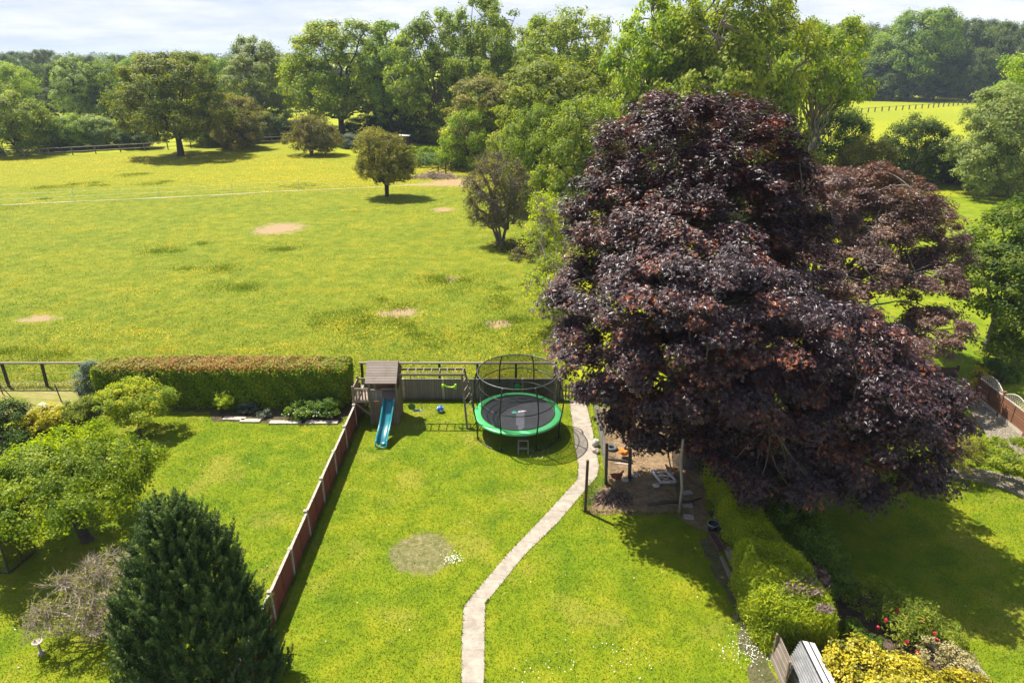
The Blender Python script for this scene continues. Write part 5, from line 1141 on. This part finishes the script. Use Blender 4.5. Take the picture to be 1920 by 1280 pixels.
# ------------------------------------------------------------------ middle distance
# hawthorn standing in the paddock (dense) and two more
M['haw_t'] = M['bark_d']
c0 = P(725, 368)
LB = [(*A(a, b, Y), rx, ry, rz) for a, b, Y, rx, ry, rz in ((715, 285, 79.4, 2.9, 2.8, 2.3), (720, 315, 79, 3.1, 2.9, 1.6), (700, 262, 80, 1.9, 1.9, 1.2), (745, 300, 79, 2.1, 2, 2.2), (695, 318, 78.5, 1.7, 1.8, 1.1), (750, 325, 78.5, 1.6, 1.8, .9))]
tree('hawthorn_tree', 'round bushy hawthorn with brownish blossom standing alone in the paddock', 'tree', c0, LB, (M['haw'], M['bark_d']), (-.1, 0, 1.6), .34, 680, 42, .45, .17,
     sk=dict(nprim=22, nsec=200, stems=3, spread=.2, wob=.12, tipr=.02), lf=dict(up=.3, outw=.5, rnd=.7, flat=.9), cc=dict(fill=.3, under=.5))
c0 = P(940, 457)
LB = [(*A(a, b, Y), rx, ry, rz) for a, b, Y, rx, ry, rz in ((930, 315, 58, 1.9, 1.9, 1.4), (920, 345, 58, 2.3, 2.2, 1.6), (922, 380, 57.6, 2.3, 2.1, 1.5), (960, 350, 58, 1.6, 1.6, 1.8), (915, 405, 57.4, 1.8, 1.8, .9), (962, 400, 57.6, 1.5, 1.6, 1.0))]
tree('hawthorn_tree', 'half-bare twiggy grey-brown tree with several dark stems at the paddock edge', 'tree', c0, LB, (M['haw'], bark_mat('grey_twigs', (.09, .07, .055), (.22, .18, .15))), (-.1, 0, 1.7), .36, 620, 16, .4, .12,
     sk=dict(nprim=30, nsec=520, stems=6, spread=.34, wob=.14, tipr=.013, nter=4500), lf=dict(up=.3, outw=.5, rnd=.7, flat=.9), cc=dict(fill=.3, under=.5))
c0 = P(585, 292)
LB = [(*A(a, b, Y), rx, ry, rz) for a, b, Y, rx, ry, rz in ((585, 240, 115.4, 3.2, 3, 2.2), (580, 262, 115, 4.2, 3.2, 1.8), (610, 262, 115, 2.5, 3, 2))]
tree('hawthorn_tree', 'wide low hawthorn at the far paddock edge, left of the silvery bush', 'tree', c0, LB, (M['haw'], M['bark_d']), (0, 0, 1.2), .3, 420, 40, .6, .24, sk=dict(nprim=14, nsec=100, stems=3, tipr=.03), lf=dict(up=.35, rnd=.6, flat=.9), cc=dict(fill=.3, under=.5))
# scrub along the right edge of the paddock
shrub('scrubby_tree', 'thin yellow-green scrubby tree left of the purple maple', P(1035, 600), lob((1030, 400, 43, 1.3, 1.5, 1.3), (1020, 455, 42, 1.4, 1.5, 1.3), (1035, 520, 40, 1.5, 1.6, 1.3), (1010, 540, 38, 1.0, 1.3, .9), (1050, 570, 38, 1.3, 1.3, 1.0)), M['acer'], 330, 34, .4, .12, cat='tree', stemr=.14,
      sk=dict(nprim=20, nsec=260, stems=4, tipr=.012, nter=2600), lf=dict(rnd=.7, flat=.9), stemmat=bark_mat('grey_twigs2', (.16, .13, .10), (.34, .28, .23)))
shrub('bramble', 'low tangle of grey twigs and yellow leaves at the foot of the half-bare tree', P(975, 475), lob((960, 462, 56, 1.6, 1.2, .5), (1000, 480, 53, 1.8, 1.5, .6), (1010, 450, 57, 1.4, 1.4, .8)), M['haw'], 110, 40, .35, .13, sk=dict(nprim=20, nsec=100, nter=1200, tipr=.012))
# right-hand green tree
c0 = (22.6 + 3.6, 34.5, 0)
LB = [(*A(a, b, Y), rx, ry, rz) for a, b, Y, rx, ry, rz in ((1905, 470, 35, 2.5, 2.6, 2.0), (1880, 530, 34, 2.2, 2.4, 1.8), (1940, 590, 33, 2.4, 2.2, 1.7), (1925, 420, 36, 1.6, 2, 1.4), (1915, 655, 32.5, 1.4, 1.6, 1.1), (1860, 500, 34.5, 1.6, 1.8, 1.4), (1990, 520, 34, 2.5, 2.5, 2.5))]
tree('broadleaf_tree', 'dense mid-green leafy tree at the right edge above the lattice fence', 'tree', c0, LB, (M['privet'], M['bark']), (0, 0, 2.6), .24, 620, 62, .5, .16, sk=dict(nprim=18, nsec=180, tipr=.012), lf=dict(up=.5, rnd=.5, flat=.7))

# ---- tree prototypes for the background: unit size about 1 m high, 1 m wide, scaled per tree
PROTO = {}
def proto(key, lobes, ncl, per, cr, ls, fork, r0, sk={}, lf={}, cc={}):
    cl = clump_centres(np.array(lobes, float), ncl, **{**dict(fill=.2, under=.5, boughs=ncl // 11, hi=1.14), **cc})
    PROTO[key] = (skeleton(cl, (0, 0, -.02), fork, r0, **{**dict(nprim=16, nsec=90, tipr=.0015), **sk}), leaves_from(cl, per, cr, ls, **lf))
proto('oak', [(0, 0, .68, .38, .38, .27), (-.30, 0, .50, .22, .25, .22), (.30, .05, .48, .22, .25, .22), (0, -.25, .42, .28, .22, .2), (.1, .25, .45, .28, .22, .2), (-.15, 0, .82, .24, .24, .17), (.18, 0, .84, .2, .2, .14), (-.30, -.05, .32, .2, .22, .13), (.30, -.05, .31, .2, .22, .13), (0, -.3, .30, .22, .18, .12), (0, .28, .32, .25, .2, .14)], 900, 56, .064, .020, (0, 0, .25), .035)
proto('oak2', [(0, 0, .72, .36, .36, .24), (-.3, 0, .58, .22, .25, .2), (.26, .05, .5, .28, .25, .22), (0, -.2, .30, .36, .3, .26), (-.25, .1, .28, .28, .28, .25), (.28, .1, .28, .25, .25, .26), (0, .2, .35, .3, .3, .25)], 860, 56, .062, .020, (0, 0, .2), .035)
proto('ash', [(0, 0, .80, .28, .28, .18), (-.22, .05, .62, .25, .25, .18), (.24, 0, .64, .25, .25, .18), (0, -.18, .50, .28, .24, .18), (.12, .15, .42, .26, .24, .18), (-.24, 0, .34, .24, .24, .17), (.28, 0, .32, .22, .24, .16), (.02, 0, .92, .15, .15, .08)], 700, 50, .058, .021, (0, 0, .34), .026, cc=dict(fill=.15, hi=1.18), sk=dict(nprim=22, nsec=180, tipr=.002))
proto('ash2', [(-.05, 0, .84, .22, .24, .14), (.14, 0, .70, .25, .25, .16), (-.22, .05, .66, .22, .24, .15), (.0, -.15, .52, .30, .24, .15), (.27, .1, .46, .22, .24, .15), (-.27, 0, .40, .24, .24, .16), (.05, 0, .26, .32, .28, .16)], 640, 50, .056, .021, (0, 0, .34), .024, cc=dict(fill=.12, hi=1.22), sk=dict(nprim=24, nsec=200, tipr=.002))
proto('high', [(-.05, 0, .86, .24, .26, .13), (.2, 0, .74, .24, .25, .13), (-.26, .05, .70, .20, .24, .12), (.05, -.1, .60, .28, .24, .10), (.36, 0, .58, .14, .18, .08)], 420, 44, .055, .020, (0, 0, .42), .022, cc=dict(fill=.1, hi=1.25), sk=dict(nprim=26, nsec=200, tipr=.002))
proto('round', [(0, 0, .58, .46, .46, .40), (-.2, 0, .33, .32, .35, .30), (.22, 0, .35, .32, .35, .32), (.05, 0, .80, .28, .28, .19), (0, -.1, .22, .36, .34, .2)], 760, 56, .070, .022, (0, 0, .15), .03, lf=dict(flat=.8))
proto('bush', [(0, 0, .5, .42, .42, .46), (-.28, 0, .3, .26, .3, .3), (.28, 0, .32, .26, .3, .32), (-.1, 0, .2, .42, .4, .22), (.2, 0, .7, .2, .2, .2), (-.2, 0, .66, .18, .2, .2)], 560, 52, .085, .026, (0, 0, .1), .025, lf=dict(flat=.85, rnd=.6), sk=dict(stems=3))
FT = [0]
def far_tree(name, kind, mat, px_, Y, top, wpx, label, cat='tree', group=None, bot=None, bark=None, rz=None, dw=1.0):
    p = A(px_, top, Y); Hh = p[2] - (0 if bot is None else 0); zc = Y * math.cos(PITCH) + (CAMH - Hh / 2) * math.sin(PITCH)
    X = (px_ - 960) / FOC * zc; W = wpx / FOC * zc
    t = empty(name, (X, Y, 0), label, cat, group, rz=rng.random() * 6.28 if rz is None else rz); t.scale = (W, W * dw, Hh)
    mt, mc = PROTO[kind]
    for nm, me, ma in (('trunk', mt, bark or M['bark_d']), ('crown', mc, mat)):
        o = bpy.data.objects.new(nm, me); COL.objects.link(o); o.parent = t
        if len(me.materials) == 0: me.materials.append(ma)
        o.material_slots[0].link = 'OBJECT'; o.material_slots[0].material = ma
    return t
ROWS = [
 # left part, near to far
 ('oak_tree', 'oak', 'olive', 322, 114, 94, 205, 'broad oak standing at the paddock fence with its shadow on the meadow'),
 ('field_tree', 'bush', 'olive', 20, 116, 172, 150, 'bulky dark green tree at the left edge behind the rail fence'),
 ('field_tree', 'round', 'oak_bright', 12, 170, 114, 120, 'rounded yellow-green tree at the left edge behind the bulky dark tree'),
 ('field_tree', 'ash', 'willow', 140, 158, 106, 115, 'pale green tree left of the dark green one in the hedgerow'),
 ('field_tree', 'oak2', 'oak', 208, 160, 103, 115, 'dark green tree right behind the pale green hedgerow tree'),
 ('field_tree', 'oak2', 'oak', 275, 205, 95, 110, 'tree crown just showing over the left shoulder of the broad oak'),
 ('field_tree', 'oak2', 'oak', 398, 165, 96, 110, 'dark green tree over the right shoulder of the broad oak'),
 ('field_tree', 'bush', 'haw', 442, 124, 176, 110, 'olive-brown bushy tree right of the broad oak'),
 ('willow_tree', 'ash2', 'willow', 487, 148, 62, 175, 'tall feathery pale green tree right of the broad oak'),
 ('field_tree', 'bush', 'dark', 512, 140, 205, 90, 'dark bush at the foot of the feathery pale green tree'),
 ('oak_tree', 'oak', 'oak_bright', 632, 138, 34, 215, 'large oak with dark ivy-clad trunk right of the feathery pale tree'),
 ('ash_tree', 'ash', 'ash', 728, 138, 38, 160, 'slim ash tree just right of the ivy-clad oak'),
 ('ash_tree', 'ash2', 'ash', 815, 130, 8, 190, 'tall leggy ash tree with visible sky between its upper boughs'),
 ('ash_tree', 'ash', 'ash', 912, 126, -10, 190, 'tall ash reaching the top edge left of the skyline gap'),
 ('field_tree', 'oak2', 'ash', 1010, 135, 20, 170, 'tall green tree between the tall ash and the bright green tree'),
 ('field_tree', 'oak2', 'ash_bright', 1065, 112, -8, 230, 'bright green tall tree behind the great olive-green tree'),
 ('field_tree', 'oak2', 'haw', 925, 104, 125, 200, 'olive hawthorn-like tree between the ash trees and the great olive-green tree'),
 ('field_tree', 'bush', 'oak_bright', 885, 100, 200, 120, 'low yellow-green bush above the broken rail fence'),
 ('field_tree', 'oak2', 'olive', 1048, 84, 85, 275, 'great olive-green tree left of the top of the purple maple'),
 ('field_tree', 'round', 'oak', 1000, 70, 195, 130, 'green bushy tree behind the half-bare twiggy tree'),
 ('field_tree', 'oak2', 'olive', 1100, 62, 160, 200, 'leafy green tree pressed against the left flank of the purple maple'),
 # bright ash trees above the maple
 ('ash_tree', 'ash', 'ash_bright', 1230, 76, -40, 250, 'bright green ash directly above the top of the purple maple'),
 ('ash_tree', 'ash', 'ash_bright', 1355, 72, -70, 330, 'tallest bright yellow-green ash with bare twigs showing at the top edge'),
 ('ash_tree', 'high', 'ash_bright', 1530, 76, 22, 230, 'bright ash with arching pale limbs over the far field'),
 ('ash_tree', 'oak2', 'ash_bright', 1290, 92, -20, 300, 'bright ash half hidden behind the tallest ash'),
 ('ash_tree', 'ash2', 'ash_bright', 1425, 90, -10, 200, 'bright ash behind the gap between the tallest ash and the arching one'),
 # right
 ('field_tree', 'bush', 'dark', 1560, 82, 195, 140, 'dark rounded thorn bush left of the open far field'),
 ('field_tree', 'bush', 'haw', 1620, 74, 255, 120, 'olive low bush in front of the open far field'),
 ('field_tree', 'bush', 'olive', 1490, 70, 275, 130, 'dark bush below the arching ash'),
 ('field_tree', 'bush', 'dark', 1712, 88, 215, 130, 'very dark bush in the middle of the right field edge'),
 ('field_tree', 'bush', 'dark', 1778, 90, 262, 130, 'low dark bush right of the very dark bush'),
 ('ash_tree', 'oak2', 'willow', 1885, 80, 140, 200, 'large pale green ash at the right edge'),
 ('ash_tree', 'oak2', 'ash', 1935, 92, 70, 190, 'tall pale tree at the right edge behind the large pale ash'),
 ('field_tree', 'bush', 'dark', 1850, 88, 285, 130, 'dark low bush below the large pale ash'),
]
for r_ in ROWS: far_tree(r_[0], r_[1], M[r_[2]], *r_[3:], bark=M['bark'] if r_[0] in ('ash_tree', 'willow_tree') else None)
# hedgerow bushes behind the paddock fence
HB = [(95, 125, 222, 90, 'willow'), (135, 122, 214, 90, 'ash'), (175, 124, 216, 90, 'willow'), (220, 126, 228, 90, 'ash'), (60, 130, 215, 90, 'oak'), (258, 124, 235, 80, 'dark'), (385, 128, 205, 90, 'olive'), (425, 130, 220, 90, 'dark'),
      (480, 135, 205, 90, 'olive'), (555, 150, 225, 90, 'dark'), (605, 145, 235, 90, 'dark'), (690, 142, 215, 100, 'dark'), (740, 138, 200, 110, 'dark'), (795, 135, 190, 120, 'dark'), (855, 132, 180, 120, 'olive'), (655, 124, 250, 45, 'silver'), (690, 126, 250, 40, 'silver')]
desc = ['pale loose bush', 'leafy green bush', 'pale rounded bush', 'light green bush', 'mid-green bush', 'dark gap-filling bush', 'olive bush', 'dark bush', 'olive bush', 'dark low bush', 'dark bush', 'dark bush', 'dark bush', 'dark bush', 'olive bush', 'silvery willow bush', 'small silvery willow bush']
wh = ['third from the left in the far hedgerow', 'beside the third pale one in the far hedgerow', 'in the middle of the pale hedgerow run', 'just left of the broad oak', 'near the left end of the far hedgerow', 'at the left foot of the broad oak', 'at the right foot of the broad oak', 'right of the broad oak trunk', 'below the feathery pale tree', 'left of the ivy-clad oak', 'under the left boughs of the ivy-clad oak', 'under the right boughs of the ivy-clad oak', 'under the slim ash tree', 'behind the grey hut', 'right of the grey hut', 'between the wide hawthorn and the round hawthorn', 'left of the grey hut']
for (a_, Y, tp_, w_, m_), d_, w2 in zip(HB, desc, wh): far_tree('hedgerow_bush', 'bush', M[m_], a_, Y, tp_, w_, d_ + ' ' + w2, 'bush')
# wood beyond the far field on the right
wl = [(1470, 290, 45, 110), (1530, 300, 42, 100), (1590, 290, 40, 110), (1650, 285, 38, 100), (1720, 268, 14, 165), (1790, 285, 34, 110), (1840, 280, 42, 110), (1895, 275, 40, 110), (1950, 270, 38, 120), (1620, 315, 34, 110), (1760, 300, 30, 110), (1860, 310, 36, 110), (1680, 262, 90, 90), (1760, 262, 95, 90), (1830, 258, 88, 90), (1630, 268, 100, 90), (1570, 275, 95, 90), (1890, 255, 110, 90), (1510, 285, 90, 90), (1450, 300, 60, 120), (1400, 310, 60, 120)]
ORD = ['leftmost', 'second from the left', 'third from the left', 'fourth from the left', 'fifth from the left', 'sixth from the left', 'seventh from the left', 'eighth from the left', 'ninth from the left', 'tenth from the left', 'eleventh from the left', 'twelfth from the left', 'rightmost']
def nth(i, n_): return 'rightmost' if i == n_ - 1 else ORD[i]
wl_front = sorted([q for q in wl if q[2] >= 60]); wl_back = sorted([q for q in wl if q[2] < 60])
for i, (a_, Y, tp_, w_) in enumerate(wl):
    if i == 4: far_tree('wood_tree', 'round', M['oak'], a_, Y, tp_, w_, 'great domed tree rising highest in the wood beyond the far field')
    else: far_tree('wood_tree', 'round' if i % 3 else 'oak2', M['wood_far'], a_, Y, tp_, w_, (nth(wl_back.index((a_, Y, tp_, w_)), len(wl_back)) + ' tall tree in the back row of the right-hand wood') if tp_ < 60 else (nth(wl_front.index((a_, Y, tp_, w_)), len(wl_front)) + ' low tree along the front edge of the right-hand wood'), group='trees of the wood beyond the far field')
# more far trees across the left horizon
fl = [(0, 330, 100, 80), (30, 240, 125, 70), (165, 215, 130, 60), (250, 240, 112, 60), (345, 235, 112, 60), (430, 220, 120, 70), (560, 240, 108, 60), (520, 210, 125, 60), (40, 205, 150, 60), (90, 190, 165, 60), (240, 190, 160, 60), (650, 300, 100, 80), (45, 350, 96, 70), (90, 300, 92, 75), (135, 330, 97, 60), (175, 260, 104, 55), (230, 280, 102, 60), (300, 300, 96, 60), (345, 330, 98, 60), (395, 280, 101, 50), (440, 310, 99, 55), (505, 330, 98, 60), (560, 320, 98, 60), (75, 230, 112, 60), (110, 215, 120, 50)]
DD = ['at the very left edge of the skyline', 'just inside the left edge, second on the skyline']
nm_ = ['third', 'fourth', 'fifth', 'sixth', 'seventh', 'eighth', 'ninth', 'tenth', 'eleventh', 'twelfth', 'thirteenth', 'fourteenth', 'fifteenth', 'sixteenth', 'seventeenth', 'eighteenth', 'nineteenth', 'twentieth', 'twenty-first', 'twenty-second', 'twenty-third', 'twenty-fourth', 'twenty-fifth', 'twenty-sixth', 'twenty-seventh']
DD = DD[:2] + [k_ + ' from the left on the skyline' for k_ in nm_]
for i, (a_, Y, tp_, w_) in enumerate(fl): far_tree('distant_tree', ('round', 'oak', 'oak2')[i % 3], M['wood_far'], a_, Y, tp_, w_, 'distant rounded tree ' + DD[sorted(fl).index((a_, Y, tp_, w_))], group='distant trees on the left skyline')

# far woodland masses (stuff) and low hills
def far_mass():
    n_ = 620; X = rng.uniform(-1500, 1500, n_); Y = rng.uniform(420, 1900, n_)
    Y = np.round(Y / 170) * 170 + rng.normal(0, 16, n_) + 60 * np.sin(X / 170)
    hz = hill(X, Y); cl = np.stack([X, Y, hz + rng.uniform(5, 9, n_)], 1)
    return leaves_from(cl, 150, 10, 2.6, up=.5, outw=.1, rnd=.6, name='far_woodland', flat=.9)
def hill(X, Y): return np.clip((Y - 500) / 1600, 0, 1) * 10 * (1 + .25 * np.sin(X / 330 + 1) + .2 * np.sin(X / 150))
tag(link('far_woodland', far_mass(), M['wood_far']), 'blue-hazed woodland along the horizon', 'woodland', kind='stuff')
gx_, gy_ = np.meshgrid(np.linspace(-2600, 2600, 60), np.linspace(460, 3600, 50)); gz_ = hill(gx_, gy_) - .3
V = np.stack([gx_.ravel(), gy_.ravel(), gz_.ravel()], 1); ii = np.arange(60 * 50).reshape(50, 60)
F = np.stack([ii[:-1, :-1], ii[:-1, 1:], ii[1:, 1:], ii[1:, :-1]], -1).reshape(-1, 4)
tag(link('hills', npmesh('hills', V, F, smooth=True), M['field']), kind='structure')

# paddock back fence
def long_fence(name, label, pts, h, step, rails, matp, matr, pr=.05, rr=.03):
    r = empty(name, (pts[0][0], pts[0][1], 0), label, 'fence'); ox, oy = pts[0][:2]
    b = MB()
    for z_ in rails: b.tube([(x_ - ox, y_ - oy, z_) for x_, y_, *_ in pts], rr, 4)
    b.build('rail', matr, r); pt = None
    for i in range(len(pts) - 1):
        (xa, ya), (xb, yb) = pts[i][:2], pts[i + 1][:2]; n_ = max(1, int(math.hypot(xb - xa, yb - ya) / step))
        for k in range(n_):
            if pt is None: bb_ = MB(); bb_.box((-pr, -pr, 0), (pr, pr, h)); pt = bb_.build('post', matp, r); o = pt
            else: o = pt.copy(); COL.objects.link(o)
            o.location = (xa + (xb - xa) * k / n_ - ox, ya + (yb - ya) * k / n_ - oy, 0); o.rotation_euler = (R(rng.normal(0, 2)), R(rng.normal(0, 2)), 0)
    return r
long_fence('paddock_fence', 'grey post and rail fence along the far left side of the paddock', [P(-40, 301), P(0, 298), P(180, 288), P(400, 276), P(545, 268)], 1.25, 3.2, (.55, 1.2), plain('grey_post', (.20, .17, .14), .8), plain('grey_rail', (.26, .22, .18), .8), .07, .05)
tape = [P(-60, 390), P(0, 385), P(140, 378), P(300, 371), P(437, 364), P(560, 358), P(640, 354)]
long_fence('tape_fence', 'thin white electric tape fence crossing the paddock above the worn track', tape, 1.25, 7, (.62, 1.15), plain('white_stake', (.6, .6, .55), .6), plain('white_tape', (.60, .60, .42), .6), .02, .009)
ff = [P(1560, 217), P(1640, 210), P(1740, 203), P(1830, 195)]
long_fence('field_fence', 'distant wire fence crossing the bright field on the right', ff, 1.3, 3.4, (1.2,), plain('field_post', (.12, .11, .07), .8), plain('field_wire', (.14, .13, .07), .8), .13, .05)
dk_ = [P(868, 316), P(840, 325), P(806, 336)]
long_fence('broken_rail_fence', 'dark wooden rail fence by the brush pile near the track end', [P(880, 308), P(836, 326), P(806, 336)], 1.3, 1.7, (.4, .8, 1.2), M['brownpost'], M['brownpost'], .08, .05)
# brush pile
q_ = P(815, 333); n_ = 700; d = rng.normal(0, 1, (n_, 3)) * [1.7, .8, .0]; d[:, 2] = np.abs(rng.normal(0, .35, n_)) * np.exp(-(d[:, 0] / 2.4) ** 2)
e_ = d + unit(n_) * [1, 1, .35] * rng.uniform(.3, 1.0, (n_, 1)); V, F = tubes_mesh('b', bez(d, (d + e_) / 2 + rng.normal(0, .06, (n_, 3)), e_, 4), np.full((n_, 4), .03), 4)
o = link('brush_pile', npmesh('brush_pile', V, F), bark_mat('brush', (.20, .13, .10), (.48, .36, .28))); o.location = q_; tag(o, 'pile of cut branches beside the dark rail fence at the end of the track', 'brush pile', kind='stuff')
shrub('nettle_patch', 'low green nettle patch between the grey hut and the brush pile', P(815, 305), lob((790, 300, 104, 4.5, 3.5, .8), (840, 300, 103, 4, 3, .9), (815, 288, 110, 5, 3, .9)), M['privet'], 300, 40, .6, .25)
# grey hut
q_ = P(757, 278); ht = empty('field_hut', q_, 'small dark field hut with a pale flat roof behind the round hawthorn', 'hut')
b = MB(); b.box((-.9, -.9, 0), (1.1, 1.1, 2.1)); b.build('wall', M['darkpost'], ht)
b = MB(); b.box((-1.05, -1.05, 2.103), (1.25, 1.25, 2.2)); b.build('roof', plain('pale_roof', (.5, .5, .48), .6), ht)
b = MB(); b.box((-.85, -.94, 0), (-.1, -.903, 1.9)); b.build('door', plain('pale_door', (.42, .40, .34), .7), ht)

hz = MB(); hz.box((-3600, -250, -3.0), (3600, 4300, 60)); hzm = bpy.data.materials.new('haze_air'); hzm.use_nodes = True; hzm.node_tree.nodes.clear()
ho = hzm.node_tree.nodes.new('ShaderNodeOutputMaterial'); hv = hzm.node_tree.nodes.new('ShaderNodeVolumePrincipled'); hv.inputs['Color'].default_value = (.70, .81, 1, 1); hv.inputs['Density'].default_value = .00022; hv.inputs['Anisotropy'].default_value = .0
hzm.node_tree.links.new(hv.outputs[0], ho.inputs['Volume']); tag(hz.build('haze', hzm), kind='stuff', label='thin blue air haze over the distance')
print('objects', len(bpy.data.objects), 'top', len([o for o in bpy.data.objects if o.parent is None]))
